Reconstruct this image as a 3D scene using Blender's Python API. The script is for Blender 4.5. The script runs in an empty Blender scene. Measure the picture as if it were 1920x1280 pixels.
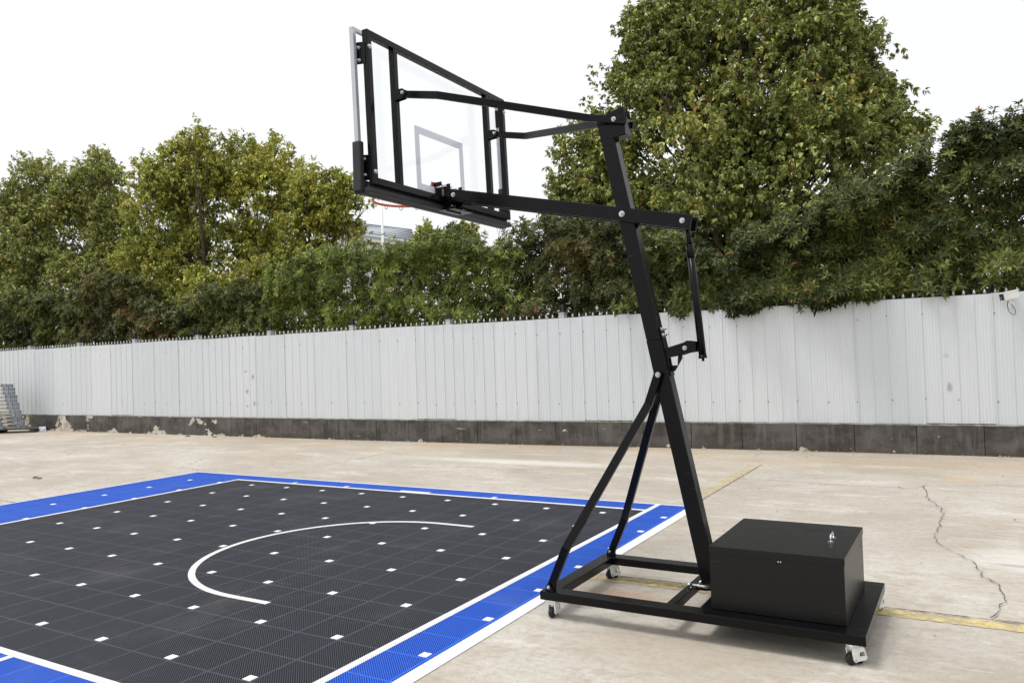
import bpy, bmesh, math, random
import numpy as np
from mathutils import Vector, Matrix, noise
R = math.radians
rng = np.random.default_rng(7)
random.seed(7)
sc = bpy.context.scene
COL = sc.collection

# ------------------------------------------------------------------ camera
cam = bpy.data.cameras.new('camera'); camo = bpy.data.objects.new('camera', cam); COL.objects.link(camo)
yaw, pit, rol = R(-30.3586), R(1.1698), R(-1.8697)
fw = Vector((math.sin(yaw)*math.cos(pit), math.cos(yaw)*math.cos(pit), math.sin(pit)))
rt = Vector((math.cos(yaw), -math.sin(yaw), 0)); up = rt.cross(fw)
r2 = rt*math.cos(rol)+up*math.sin(rol); u2 = up*math.cos(rol)-rt*math.sin(rol)
M = Matrix((r2, u2, -fw)).transposed().to_4x4(); M.translation = Vector((9.17404, -6.89087, 1.5397))
camo.matrix_world = M
cam.sensor_width = 36; cam.lens = 27.305; cam.clip_end = 2000; cam.clip_start = .05
sc.camera = camo

# ------------------------------------------------------------------ world, sun, exposure
SUN_EL, SUN_AZ = 68, 235            # soft sun behind high cloud, from the left front
w = bpy.data.worlds.new("World"); sc.world = w; w.use_nodes = True
wn = w.node_tree.nodes; wl = w.node_tree.links; wn.clear()
sky = wn.new('ShaderNodeTexSky'); sky.sky_type = 'NISHITA'; sky.sun_disc = False
sky.sun_elevation = R(SUN_EL); sky.sun_rotation = R(SUN_AZ); sky.dust_density = 6; sky.air_density = 1.2
hs = wn.new('ShaderNodeHueSaturation'); hs.inputs['Saturation'].default_value = .10
mxw = wn.new('ShaderNodeMix'); mxw.data_type = 'RGBA'; mxw.inputs['Factor'].default_value = .66
mxw.inputs['B'].default_value = (11.4, 11.5, 11.8, 1)
bg = wn.new('ShaderNodeBackground'); bg.inputs['Strength'].default_value = .106
wo = wn.new('ShaderNodeOutputWorld')
wl.new(sky.outputs[0], hs.inputs['Color']); wl.new(hs.outputs[0], mxw.inputs['A'])
wl.new(mxw.outputs['Result'], bg.inputs[0]); wl.new(bg.outputs[0], wo.inputs[0])
sl = bpy.data.lights.new('sun', 'SUN'); sl.energy = 1.7; sl.angle = R(16); sl.color = (1, .975, .94)
so = bpy.data.objects.new('sun', sl); COL.objects.link(so)
az = R(SUN_AZ)
sd = Vector((math.sin(az)*math.cos(R(SUN_EL)), math.cos(az)*math.cos(R(SUN_EL)), math.sin(R(SUN_EL))))
so.rotation_euler = sd.to_track_quat('Z', 'Y').to_euler()
vs = sc.view_settings; vs.view_transform = 'Standard'; vs.look = 'None'; vs.gamma = 1; vs.exposure = 0.12; vs.use_curve_mapping = False
sc.cycles.max_bounces = 8; sc.cycles.transparent_max_bounces = 12

# ------------------------------------------------------------------ node helpers
class NT:
    def __init__(s, name):
        s.m = bpy.data.materials.new(name); s.m.use_nodes = True
        s.n = s.m.node_tree.nodes; s.l = s.m.node_tree.links
        s.b = s.n['Principled BSDF']
    def set(s, **k):
        for a, v in k.items():
            i = s.b.inputs[a.replace('_', ' ')]
            if hasattr(v, 'is_output') or isinstance(v, bpy.types.NodeSocket): s.l.new(v, i)
            else: i.default_value = v
        return s
    def node(s, t, **k):
        n = s.n.new(t)
        for a, v in k.items(): setattr(n, a, v)
        return n
    def put(s, i, v):
        if isinstance(v, bpy.types.NodeSocket): s.l.new(v, i)
        else: i.default_value = v
    def math(s, op, a, b=None, c=None, clamp=False):
        n = s.node('ShaderNodeMath', operation=op); n.use_clamp = clamp
        for i, v in enumerate((a, b, c)):
            if v is not None: s.put(n.inputs[i], v)
        return n.outputs[0]
    def mix(s, f, a, b, mode='MIX'):
        n = s.node('ShaderNodeMix', data_type='RGBA', blend_type=mode)
        s.put(n.inputs[0], f)
        for i, v in ((6, a), (7, b)):
            s.put(n.inputs[i], (*v, 1) if isinstance(v, tuple) and len(v) == 3 else v)
        return n.outputs[2]
    def pos(s):
        return s.node('ShaderNodeNewGeometry').outputs['Position']
    def obj(s):
        return s.node('ShaderNodeTexCoord').outputs['Object']
    def noise(s, vec, scale, detail=4, rough=.55, stretch=None, dist=0):
        if stretch:
            mp = s.node('ShaderNodeMapping'); mp.inputs['Scale'].default_value = stretch
            s.l.new(vec, mp.inputs[0]); vec = mp.outputs[0]
        n = s.node('ShaderNodeTexNoise'); n.inputs['Scale'].default_value = scale
        n.inputs['Detail'].default_value = detail; n.inputs['Roughness'].default_value = rough
        n.inputs['Distortion'].default_value = dist
        s.l.new(vec, n.inputs['Vector']); return n.outputs['Fac']
    def ramp(s, f, a, b, va=0., vb=1.):
        n = s.node('ShaderNodeMapRange'); n.interpolation_type = 'SMOOTHSTEP'
        s.put(n.inputs[0], f)
        for i, v in enumerate((a, b, va, vb)): n.inputs[i+1].default_value = v
        return n.outputs[0]
    def bump(s, h, strength=.3, dist=.01):
        n = s.node('ShaderNodeBump'); n.inputs['Strength'].default_value = strength; n.inputs['Distance'].default_value = dist
        s.l.new(h, n.inputs['Height']); s.l.new(n.outputs[0], s.b.inputs['Normal'])
    def sep(s, vec):
        n = s.node('ShaderNodeSeparateXYZ'); s.l.new(vec, n.inputs[0]); return n.outputs

def simple(name, col, rough=.5, metal=0, var=.12, nscale=6, bump=0, spec=.5):
    t = NT(name); o = t.obj()
    n = t.noise(o, nscale, 5)
    c = t.mix(t.ramp(n, .3, .7), tuple(x*(1-var) for x in col), tuple(min(1, x*(1+var)) for x in col))
    t.set(Base_Color=c, Roughness=rough, Metallic=metal); t.b.inputs['Specular IOR Level'].default_value = spec
    if bump: t.bump(t.noise(o, nscale*12, 3), bump, .002)
    return t.m

MT = {}
def powder(name, base, rough, spec=.20):
    t = NT(name); o = t.obj()
    sc1 = t.ramp(t.noise(o, 3, 6, .65, (1, 1, 4)), .55, .75)
    dust = t.ramp(t.noise(o, 9, 5, .7), .52, .8)
    c = t.mix(t.math('MULTIPLY', dust, .15), base, tuple(x*2+.008 for x in base))
    smudge = t.math('MULTIPLY', t.ramp(t.noise(o, 2.2, 7, .75, (1, 2.2, 1), .8), .60, .72), .55)
    c = t.mix(smudge, c, (.030, .029, .028))
    scr_ = t.math('MULTIPLY', t.ramp(t.noise(o, 16, 3, .6, (.3, 5, 5), .6), .70, .73), .5)
    c = t.mix(scr_, c, (.06, .06, .06))
    t.set(Base_Color=c, Roughness=t.math('ADD', rough, t.math('MULTIPLY', sc1, .12)))
    t.b.inputs['Specular IOR Level'].default_value = spec
    t.bump(t.noise(o, 900, 2), .12, .0006)
    return t.m
MT['black'] = powder('black_powder_coat', (.0022, .0023, .0029), .23)
MT['blackbox'] = powder('black_painted_sheet', (.0030, .0030, .0035), .36, .34)
MT['rubber'] = simple('rubber', (.012, .012, .013), .75)
MT['pad'] = simple('padding', (.014, .014, .015), .55, bump=.3, nscale=8)
MT['chrome'] = simple('zinc_bolt', (.62, .63, .65), .25, 1, .1)
MT['alu'] = simple('aluminium', (.50, .52, .55), .38, .5, .06, 3)
MT['orange'] = simple('orange_paint', (.62, .13, .035), .4, 0, .12, 20)
MT['hookwhite'] = simple('net_hook_plastic', (.55, .45, .40), .4)
MT['caster'] = simple('white_cast_metal', (.78, .80, .76), .35, 0, .08, 30)
MT['red'] = simple('red_plastic', (.35, .02, .015), .4)
MT['white'] = simple('white_plastic', (.80, .80, .78), .45, 0, .04)
t = NT('white_glass_print'); t.set(Base_Color=(.82, .84, .88, 1), Roughness=.5); tl = t.node('ShaderNodeBsdfTranslucent'); tl.inputs[0].default_value = (.86, .88, .92, 1); mx = t.node('ShaderNodeMixShader'); mx.inputs[0].default_value = .62
t.l.new(t.b.outputs[0], mx.inputs[1]); t.l.new(tl.outputs[0], mx.inputs[2]); t.l.new(mx.outputs[0], t.n['Material Output'].inputs[0]); MT['glassline'] = t.m
MT['darkglass'] = simple('dark_lens', (.01, .01, .012), .1)
MT['grey_lens'] = simple('grey_lens', (.18, .18, .2), .2)
t = NT('backboard_glass'); t.set(Base_Color=(.985, 1, .995, 1), Roughness=0.0, IOR=1.45); t.b.inputs['Transmission Weight'].default_value = 1; t.b.inputs['IOR'].default_value = 1.25; MT['glass'] = t.m
MT['bark'] = simple('bark', (.075, .058, .042), .9, 0, .45, 9, .6)
MT['galv'] = simple('galvanised_steel', (.24, .27, .30), .45, .35, .45, 14)
MT['cream'] = simple('cream_rail', (.50, .47, .40), .55, 0, .2, 8)
MT['pallet'] = simple('dark_pallet_wood', (.055, .047, .038), .85, 0, .3, 9)
MT['bag'] = simple('clear_plastic_film', (.62, .62, .72), .2, 0, .25, 18)
MT['roof'] = simple('grey_metal_roof', (.30, .33, .37), .5, .2, .12, .4)
MT['plaster'] = simple('pale_plaster', (.66, .66, .60), .8, 0, .06, .6)
MT['iron'] = simple('galvanised_iron', (.52, .54, .55), .5, .3, .15, 6)
MT['lantern'] = simple('black_lantern', (.03, .03, .032), .5)

# ------------------------------------------------------------------ mesh builder
class MB:
    def __init__(s): s.bm = bmesh.new(); s.mi = 0
    def _f(s, vs, smooth=False):
        try: f = s.bm.faces.new(vs)
        except ValueError: return
        f.material_index = s.mi; f.smooth = smooth
    def hexa(s, p):     # p: 8 points, bottom 4 (ccw from above) then top 4
        v = [s.bm.verts.new(q) for q in p]
        for q in ((3, 2, 1, 0), (4, 5, 6, 7), (0, 1, 5, 4), (1, 2, 6, 5), (2, 3, 7, 6), (3, 0, 4, 7)): s._f([v[i] for i in q])
        return s
    def box(s, x0, x1, y0, y1, z0, z1):
        x0, x1 = min(x0, x1), max(x0, x1); y0, y1 = min(y0, y1), max(y0, y1); z0, z1 = min(z0, z1), max(z0, z1)
        return s.hexa([(x0, y0, z0), (x1, y0, z0), (x1, y1, z0), (x0, y1, z0), (x0, y0, z1), (x1, y0, z1), (x1, y1, z1), (x0, y1, z1)])
    def bar(s, pts, a, b, side=(0, 1, 0)):   # rectangular tube along a polyline: a = size along side, b = other
        pts = [Vector(p) for p in pts]; rings = []
        for i, p in enumerate(pts):
            d0 = (p-pts[i-1]).normalized() if i else None; d1 = (pts[i+1]-p).normalized() if i < len(pts)-1 else None
            d = (d0+d1).normalized() if d0 and d1 else (d0 or d1)
            k = 1/max(.5, d.dot(d0 or d1))
            sv = Vector(side); sv = (sv-d*sv.dot(d)).normalized(); t = d.cross(sv)
            rings.append([s.bm.verts.new(p+sv*(a/2*sx)+t*(b/2*tx*k)) for sx, tx in ((1, 1), (-1, 1), (-1, -1), (1, -1))])
        for r0, r1 in zip(rings, rings[1:]):
            for k in range(4): s._f([r0[k], r0[(k+1) % 4], r1[(k+1) % 4], r1[k]])
        s._f(rings[0][::-1]); s._f(rings[-1]); return s
    def tube(s, pts, rad, n=10, cap=True, closed=False):
        pts = [Vector(p) for p in pts]; rings = []; N = len(pts)
        rad = rad if hasattr(rad, '__len__') else [rad]*N
        ref = None
        for i, p in enumerate(pts):
            a = pts[(i-1) % N] if (i or closed) else p; b = pts[(i+1) % N] if (i < N-1 or closed) else p
            d = (b-a).normalized()
            if ref is None: ref = Vector((0, 0, 1)) if abs(d.z) < .9 else Vector((1, 0, 0))
            x = (ref-d*ref.dot(d)).normalized(); y = d.cross(x); ref = x
            rings.append([s.bm.verts.new(p+(x*math.cos(2*math.pi*k/n)+y*math.sin(2*math.pi*k/n))*rad[i]) for k in range(n)])
        for i in range(N if closed else N-1):
            r0, r1 = rings[i], rings[(i+1) % N]
            for k in range(n): s._f([r0[k], r0[(k+1) % n], r1[(k+1) % n], r1[k]], True)
        if cap and not closed: s._f(rings[0][::-1]); s._f(rings[-1])
        return s
    def prism(s, poly, axis, a, b):          # extrude a 2D polygon along an axis ('x','y','z')
        def P(u, v, h): return {'x': (h, u, v), 'y': (u, h, v), 'z': (u, v, h)}[axis]
        A = [s.bm.verts.new(P(u, v, a)) for u, v in poly]; B = [s.bm.verts.new(P(u, v, b)) for u, v in poly]
        n = len(poly); s._f(A[::-1]); s._f(B)
        for i in range(n): s._f([A[i], A[(i+1) % n], B[(i+1) % n], B[i]])
        return s
    def build(s, name, mats, parent=None, bevel=0, loc=None):
        bm = s.bm
        bmesh.ops.recalc_face_normals(bm, faces=bm.faces)
        if bevel:
            es = [e for e in bm.edges if len(e.link_faces) == 2 and e.calc_face_angle(0) > R(50)]
            bmesh.ops.bevel(bm, geom=es, offset=bevel, segments=2, affect='EDGES', profile=.6)
        me = bpy.data.meshes.new(name); bm.to_mesh(me); bm.free()
        for m in (mats if isinstance(mats, (list, tuple)) else [mats]): me.materials.append(m)
        o = bpy.data.objects.new(name, me); COL.objects.link(o)
        if parent: o.parent = parent
        if loc: o.location = loc
        return o
def tag(o, label=None, cat=None, group=None, kind=None):
    if label: o['label'] = label
    if cat: o['category'] = cat
    if group: o['group'] = group
    if kind: o['kind'] = kind
    return o
def empty(name, loc=(0, 0, 0), rz=0, **k):
    o = bpy.data.objects.new(name, None); COL.objects.link(o); o.location = loc; o.rotation_euler.z = rz
    o.empty_display_size = .2
    return tag(o, **k)
def copy_tree(o, parent=None, mapping=None):
    c = o.copy(); COL.objects.link(c)
    if parent: c.parent = parent
    for ch in [x for x in bpy.data.objects if x.parent == o]: copy_tree(ch, c)
    return c
def bolt(parent, p, axis, r=.011, L=.02, name='bolt'):
    # washer, hex nut and thread end along an axis vector
    m = MB(); a = Vector(axis).normalized(); p = Vector(p)
    m.tube([p, p+a*.003], r*1.25, 14); m.tube([p+a*.003, p+a*.012], r, 6); m.tube([p+a*.012, p+a*(.012+L)], r*.5, 8)
    return m.build(name, MT['chrome'], parent)

# ------------------------------------------------------------------ ground
t = NT('yard_concrete'); P = t.pos()
big = t.noise(P, .35, 5, .6); mid = t.noise(P, 1.6, 6, .65, (.55, 1.5, 1)); fine = t.noise(P, 22, 6, .7); grit = t.noise(P, 160, 3, .6)
c = t.mix(t.ramp(big, .38, .62), (.415, .378, .325), (.545, .512, .458))
c = t.mix(t.math('MULTIPLY', t.ramp(mid, .48, .68), .65), c, (.70, .67, .61))
blot = t.noise(P, 6.5, 7, .72, (.7, 1.25, 1), .3)
c = t.mix(t.math('MULTIPLY', t.ramp(blot, .48, .64), .55), c, (.37, .315, .245))
c = t.mix(t.math('MULTIPLY', t.ramp(t.noise(P, 11, 6, .7, (.6, 1.3, 1)), .54, .68), .5), c, (.64, .625, .59))
c = t.mix(t.math('MULTIPLY', t.ramp(t.noise(P, 2.3, 6, .7, (.7, 1.3, 1)), .54, .74), .55), c, (.37, .32, .25))
yy = t.sep(P)[1]
rust = t.math('MULTIPLY', t.ramp(yy, 2.4, 4.9), t.ramp(t.noise(P, .8, 5, .6, (.5, 2.2, 1)), .35, .65))
c = t.mix(t.math('MULTIPLY', rust, .8), c, (.50, .37, .22))
white = t.ramp(t.noise(P, .9, 7, .75, (.45, 2.8, 1), .6), .62, .72)
c = t.mix(t.math('MULTIPLY', white, .75), c, (.72, .71, .69))
c = t.mix(t.math('MULTIPLY', t.ramp(fine, .42, .66), .40), c, (.31, .265, .205))
c = t.mix(t.math('MULTIPLY', t.ramp(t.noise(P, .55, 7, .68, (1, 1.5, 1), .5), .48, .66), .45), c, (.36, .30, .22))
c = t.mix(t.math('MULTIPLY', t.ramp(grit, .42, .64), .55), c, (.27, .235, .19))
scr = t.noise(P, 5, 3, .6, (.25, 9, 1), 1.2)
c = t.mix(t.math('MULTIPLY', t.ramp(scr, .66, .70), .35), c, (.70, .69, .66))
spots = t.node('ShaderNodeTexVoronoi'); spots.inputs['Scale'].default_value = 2.6; t.l.new(P, spots.inputs['Vector'])
sp = t.math('MULTIPLY', t.ramp(spots.outputs['Distance'], .012, .028, 1, 0), t.ramp(t.noise(P, 3.1, 1), .50, .52))
c = t.mix(t.math('MULTIPLY', sp, .8), c, (.09, .07, .055))
def patch(x, y, rx, ry, col, amt, c):
    d = t.node('ShaderNodeVectorMath', operation='LENGTH'); cb = t.node('ShaderNodeCombineXYZ'); sx = t.sep(P)
    t.l.new(t.math('DIVIDE', t.math('SUBTRACT', sx[0], x), rx), cb.inputs[0]); t.l.new(t.math('DIVIDE', t.math('SUBTRACT', sx[1], y), ry), cb.inputs[1]); t.l.new(cb.outputs[0], d.inputs[0])
    k = t.math('MULTIPLY', t.ramp(t.math('ADD', d.outputs['Value'], t.math('MULTIPLY', t.noise(P, 6, 6, .72), 1.0)), .8, 1.6, 1, 0), amt)
    return t.mix(k, c, col)
c = patch(7.25, -2.25, .40, .14, (.36, .22, .13), .6, c); c = patch(9.05, 3.3, .25, .55, (.50, .37, .24), .45, c); c = patch(-1.2, 2.2, 1.6, .35, (.42, .33, .22), .5, c)
c = patch(9.45, -.4, .45, .45, (.66, .64, .60), .5, c); c = patch(9.4, -.55, .20, .05, (.28, .26, .24), .6, c); c = patch(3.5, 3.0, 2.2, .3, (.66, .64, .6), .6, c)
c = patch(7.9, -3.0, .8, .5, (.36, .30, .22), .5, c); c = patch(8.7, -3.6, .7, .35, (.37, .31, .23), .5, c)
t.set(Base_Color=c, Roughness=.86)
t.bump(t.math('ADD', t.math('MULTIPLY', fine, .6), t.math('MULTIPLY', grit, .5)), .25, .004)
MT['ground'] = t.m
m = MB(); s = 600; n = 1
m._f([m.bm.verts.new(p) for p in ((-s, -s, 0), (s, -s, 0), (s, s, 0), (-s, s, 0))])
tag(m.build('yard_ground', MT['ground']), kind='structure')

def ribbon(name, pts, w0, mat, z, label=None, jitter=.0, seg=.05, wj=.0):
    # an irregular flat strip lying on the ground
    m = MB(); P_ = []
    for a, b in zip(pts, pts[1:]):
        a = Vector(a); b = Vector(b); n = max(1, int((b-a).length/seg))
        for k in range(n): P_.append(a.lerp(b, k/n))
    P_.append(Vector(pts[-1])); L = []
    for i, p in enumerate(P_):
        d = (P_[min(i+1, len(P_)-1)]-P_[max(i-1, 0)]).normalized(); nn = Vector((-d.y, d.x))
        j = (noise.noise(Vector((p.x*9, p.y*9, 3.3)))*jitter) if jitter else 0
        ww = w0*(1+wj*noise.noise(Vector((p.x*23, p.y*23, 8))))
        q = p+nn*j
        L.append([m.bm.verts.new((q.x+nn.x*ww/2, q.y+nn.y*ww/2, z)), m.bm.verts.new((q.x-nn.x*ww/2, q.y-nn.y*ww/2, z))])
    for a, b in zip(L, L[1:]): m._f([a[0], a[1], b[1], b[0]])
    o = m.build(name, mat); return tag(o, label=label, kind='structure')
t = NT('crack_dark'); P = t.pos(); t.set(Base_Color=t.mix(t.ramp(t.noise(P, 30, 3), .4, .6), (.035, .028, .02), (.12, .10, .08)), Roughness=1); MT['crack'] = t.m
t = NT('worn_yellow_paint'); P = t.pos()
wear = t.ramp(t.noise(P, 7, 8, .75, (1, 1, 1), .4), .40, .62)
tr = t.node('ShaderNodeBsdfTransparent'); mx = t.node('ShaderNodeMixShader'); t.l.new(t.math('MULTIPLY', wear, .85), mx.inputs[0])
t.set(Base_Color=t.mix(t.ramp(t.noise(P, 40, 4), .4, .7), (.62, .50, .21), (.52, .45, .28)), Roughness=.8)
t.l.new(t.b.outputs[0], mx.inputs[1]); t.l.new(tr.outputs[0], mx.inputs[2]); t.l.new(mx.outputs[0], t.n['Material Output'].inputs[0]); MT['yellow'] = t.m
t = NT('thin_yellow_paint'); P = t.pos()
wear = t.ramp(t.noise(P, 5, 8, .75, (1, 1, 1), .4), .38, .62)
tr = t.node('ShaderNodeBsdfTransparent'); mx = t.node('ShaderNodeMixShader'); t.l.new(t.math('ADD', t.math('MULTIPLY', wear, .5), .42), mx.inputs[0])
t.set(Base_Color=(.66, .55, .30, 1), Roughness=.8)
t.l.new(t.b.outputs[0], mx.inputs[1]); t.l.new(tr.outputs[0], mx.inputs[2]); t.l.new(mx.outputs[0], t.n['Material Output'].inputs[0]); MT['yellow2'] = t.m
ribbon('yellow_floor_line', [(.73, .60), (.66, 3.25)], .09, MT['yellow2'], .004, 'faint thin yellow line behind the far edge of the court', wj=.1)
ribbon('yellow_floor_line', [(6.66, 1.0), (6.66, 3.70)], .15, MT['yellow2'], .004, 'wide pale yellow line running to the fence right of the court', wj=.1)
ribbon('yellow_floor_line', [(6.5, -1.955), (9.2, -1.925), (14, -1.90)], .13, MT['yellow'], .004, 'worn yellow line passing under the hoop base', wj=.15)
ribbon('yellow_floor_line', [(1.8, 2.0), (3.0, 2.35), (5.9, 2.35)], .05, MT['yellow2'], .004, 'very faint yellow line across the yard', wj=.3)
# joints and cracks in the slab
ribbon('slab_joint', [(6.85, -1.88), (9.2, -1.85), (14, -1.82)], .012, MT['crack'], .008, jitter=.010, seg=.02, wj=1.2)
ribbon('slab_joint', [(6.745, .6), (6.75, 3.72)], .008, MT['crack'], .008, jitter=.006, seg=.03, wj=1)
ribbon('slab_joint', [(-12, -1.90), (-.58, -1.88)], .010, MT['crack'], .004, jitter=.01, seg=.05, wj=1)
ribbon('slab_crack', [(6.75, 2.52), (7.09, 2.50), (7.97, 2.42), (8.655, 2.44), (8.72, 2.70), (9.63, 2.96), (12, 3.0)], .006, MT['crack'], .004, jitter=.03, seg=.03, wj=1.4)
cr = [(8.698, 2.595), (8.768, 1.857), (8.907, 1.338), (8.929, .617), (8.888, .181), (8.945, -.171), (9.052, -.382), (9.151, -.577), (9.195, -.917), (9.278, -1.139), (9.316, -1.469), (9.261, -1.723), (9.208, -1.86)]
ribbon('slab_crack', cr, .0050, MT['crack'], .012, jitter=.032, seg=.016, wj=2.2)
ribbon('slab_crack', [(9.052, -.382), (9.16, -.36), (9.22, -.43), (9.35, -.42)], .0028, MT['crack'], .016, jitter=.03, seg=.016, wj=1.5)
ribbon('slab_crack', [(-2.1, 1.9), (-1.6, 1.2), (-1.35, .9), (-.7, .75)], .006, MT['crack'], .004, jitter=.1, seg=.03, wj=1.2)

# ------------------------------------------------------------------ modular court
TL = .3048
X0c, X1c, Y0c, Y1c = .03-2*TL, .052+22*TL, -.03-21*TL, -.03+2*TL
def court_mat(name, hole, rib, ribs=True):
    t = NT(name); P = t.obj(); s = t.sep(P)
    x = t.math('SUBTRACT', s[0], .03); y = t.math('ADD', s[1], .03)
    k = 2*math.pi/(TL/20)
    d1 = t.math('SINE', t.math('MULTIPLY', t.math('ADD', x, y), k)); d2 = t.math('SINE', t.math('MULTIPLY', t.math('SUBTRACT', x, y), k))
    r1 = t.ramp(d1, .30, .65); r2 = t.math('MULTIPLY', t.ramp(d2, .6, .9), .45)
    g = t.math('MAXIMUM', r1, r2)
    # tile seams
    fx = t.math('ABSOLUTE', t.math('SUBTRACT', t.math('FRACT', t.math('DIVIDE', x, TL)), .5))
    fy = t.math('ABSOLUTE', t.math('SUBTRACT', t.math('FRACT', t.math('DIVIDE', y, TL)), .5))
    edge = t.ramp(t.math('MAXIMUM', fx, fy), .482, .486)
    gap = t.ramp(t.math('MAXIMUM', fx, fy), .496, .498)
    cell = t.node('ShaderNodeTexWhiteNoise'); cb = t.node('ShaderNodeCombineXYZ')
    t.l.new(t.math('FLOOR', t.math('DIVIDE', x, TL)), cb.inputs[0]); t.l.new(t.math('FLOOR', t.math('DIVIDE', y, TL)), cb.inputs[1]); t.l.new(cb.outputs[0], cell.inputs[0])
    g = t.math('MAXIMUM', g, edge); g = t.math('MULTIPLY', g, t.math('SUBTRACT', 1, gap))
    scuff = t.ramp(t.noise(P, 3.5, 7, .75, (1, 1, 1), .5), .58, .78)
    rb = t.mix(t.math('MULTIPLY', cell.outputs['Value'], .30), rib, tuple(q*.72 for q in rib))
    rb = t.mix(t.math('MULTIPLY', edge, .6), rb, tuple(min(.9, q*(1.5 if rib[2] < .3 else 1.1)+.01) for q in rib))
    rb = t.mix(t.math('MULTIPLY', scuff, .22), rb, (.42, .42, .44))
    c = t.mix(g, hole, rb)  # darkness inside the grille holes is painted into the colour between the ribs
    dz_ = t.math('MULTIPLY', t.ramp(t.noise(P, 1.1, 6, .7, (1, 1, 1), .4), .5, .8), .10)
    c = t.mix(dz_, c, (.36, .34, .31))
    mk = t.math('MULTIPLY', t.ramp(t.noise(P, 9, 6, .8, (.35, 1.6, 1), 1.0), .69, .76), .30)
    c = t.mix(mk, c, (.45, .44, .42))
    t.set(Base_Color=c, Roughness=.6); t.b.inputs['Specular IOR Level'].default_value = .13
    wv = t.noise(P, 3.2, 2, .5)
    t.bump(t.math('ADD', t.math('MULTIPLY', g, .55), t.math('MULTIPLY', wv, 1.0)), .30, .004)
    return t.m
MT['ct_black'] = court_mat('court_black_plastic', (.0022, .0026, .0035), (.062, .066, .084))
MT['ct_blue'] = court_mat('court_blue_plastic', (.004, .026, .23), (.032, .15, .70))
MT['ct_white'] = court_mat('court_white_paint', (.50, .50, .50), (.86, .86, .85))
MT['ct_edge'] = simple('court_white_edge', (.84, .84, .83), .45, 0, .03, 5)
court = empty('sports_court', (0, 0, 0), label='black and blue modular tile court with white lines and small white inserts', cat='court floor')
H = .018
bx0, bx1, by0, by1 = .645, 6.44, -4.615, .26
m = MB(); m.box(bx0, bx1, by0, by1, .004, H); m.build('playing_area', MT['ct_black'], court)
m = MB()
m.box(X0c, bx0, Y0c, Y1c, .004, H); m.box(bx1, X1c, Y0c, Y1c, .004, H); m.box(bx0, bx1, by1, Y1c, .004, H); m.box(bx0, bx1, Y0c, by0, .004, H)
m.build('blue_border', MT['ct_blue'], court)
def line(pts, z=H+.001, th=.0012, name='court_line', mat='ct_white'):
    m = MB(); m.prism(pts, 'z', z, z+th); return m.build(name, MT[mat], court)
def rect(x0, x1, y0, y1, **k): return line([(x0, y0), (x1, y0), (x1, y1), (x0, y1)], **k)
rect(6.415, 6.468, Y0c+.06, Y1c-.004)
rect(.62, .67, -4.64, .285); rect(.67, 6.415, .235, .285); rect(.67, 6.415, -4.642, -4.59)
rect(4.64, 4.69, Y0c+.06, -4.642)
for x in (1.645, 2.52, 4.66): rect(x-.025, x+.025, .285, .36)
rect(3.37, 3.80, .285, .345)
a0 = [math.pi*.5+math.pi*k/48 for k in range(49)]
cx, cy, ro, ri = 4.90, -2.19, 1.222, 1.172
line([(5.25, cy+ro)]+[(cx+ro*math.cos(a), cy+ro*math.sin(a)) for a in a0]+[(5.25, cy-ro), (5.25, cy-ri)]+[(cx+ri*math.cos(a), cy+ri*math.sin(a)) for a in a0[::-1]]+[(5.25, cy+ri)])
# bevelled white ramp edges
m = MB()
m.hexa([(X1c, Y0c, .004), (X1c+.07, Y0c-.0, .004), (X1c+.07, Y1c, .004), (X1c, Y1c, .004), (X1c, Y0c, H+.001), (X1c+.062, Y0c, .008), (X1c+.062, Y1c, .008), (X1c, Y1c, H+.001)])
m.build('edge_ramp', MT['ct_edge'], court)
m = MB(); m.box(X0c-.022, X0c, Y0c, Y1c, .004, H+.0015); m.box(X0c-.022, X1c, Y1c, Y1c+.022, .004, H+.0015); m.build('edge_trim', MT['ct_edge'], court)
ins = None
for j in range(0, 11):
    for i in range(0, 12):
        x = i*2*TL-.004; y = -j*2*TL+.004
        if j > 7: continue
        # skip those hidden by the camera side crop
        if ins is None:
            m = MB(); m.box(-.026, .026, -.026, .026, H-.004, H+.003); ins = m.build('white_insert', MT['ct_edge'], court, bevel=.001); o = ins
        else:
            o = ins.copy(); COL.objects.link(o)
        o.location = (x+rng.normal(0, .004), y+rng.normal(0, .004), 0)

# ------------------------------------------------------------------ low wall and sheet fence
FX = [-22, -14, -8, -4, -1, 2.1, 4.5, 6.5, 8.4, 12, 16]; FY = [4.7, 4.7, 4.72, 4.8, 4.84, 4.97, 5.15, 5.3, 5.36, 5.4, 5.45]
def fy(x): return float(np.interp(x, FX, FY))
t = NT('peeling_wall_paint'); P = t.pos(); s = t.sep(P)
dirt = t.noise(P, 2.2, 6, .65, (1, 1, 1.6)); streak = t.noise(P, 7, 5, .65, (1.6, 1, .25))
c = t.mix(t.ramp(dirt, .36, .64), (.040, .034, .028), (.105, .096, .088))
c = t.mix(t.math('MULTIPLY', t.ramp(streak, .46, .7), .55), c, (.15, .145, .14))
lowd = t.math('MULTIPLY', t.ramp(s[2], .16, .0), t.ramp(t.noise(P, 3, 4), .3, .6))
c = t.mix(t.math('MULTIPLY', lowd, .6), c, (.055, .044, .028))
pn = t.noise(P, 1.55, 8, .62, (1, 1, 1.5), .25)
left = t.ramp(s[0], -1.5, -9, .015, .122)
band = t.math('ABSOLUTE', t.math('SUBTRACT', s[2], .19))
bot = t.ramp(s[2], .13, .0, 0, .085)
pv = t.math('ADD', pn, t.math('ADD', left, bot))
peel = t.ramp(pv, .685, .70)
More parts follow.
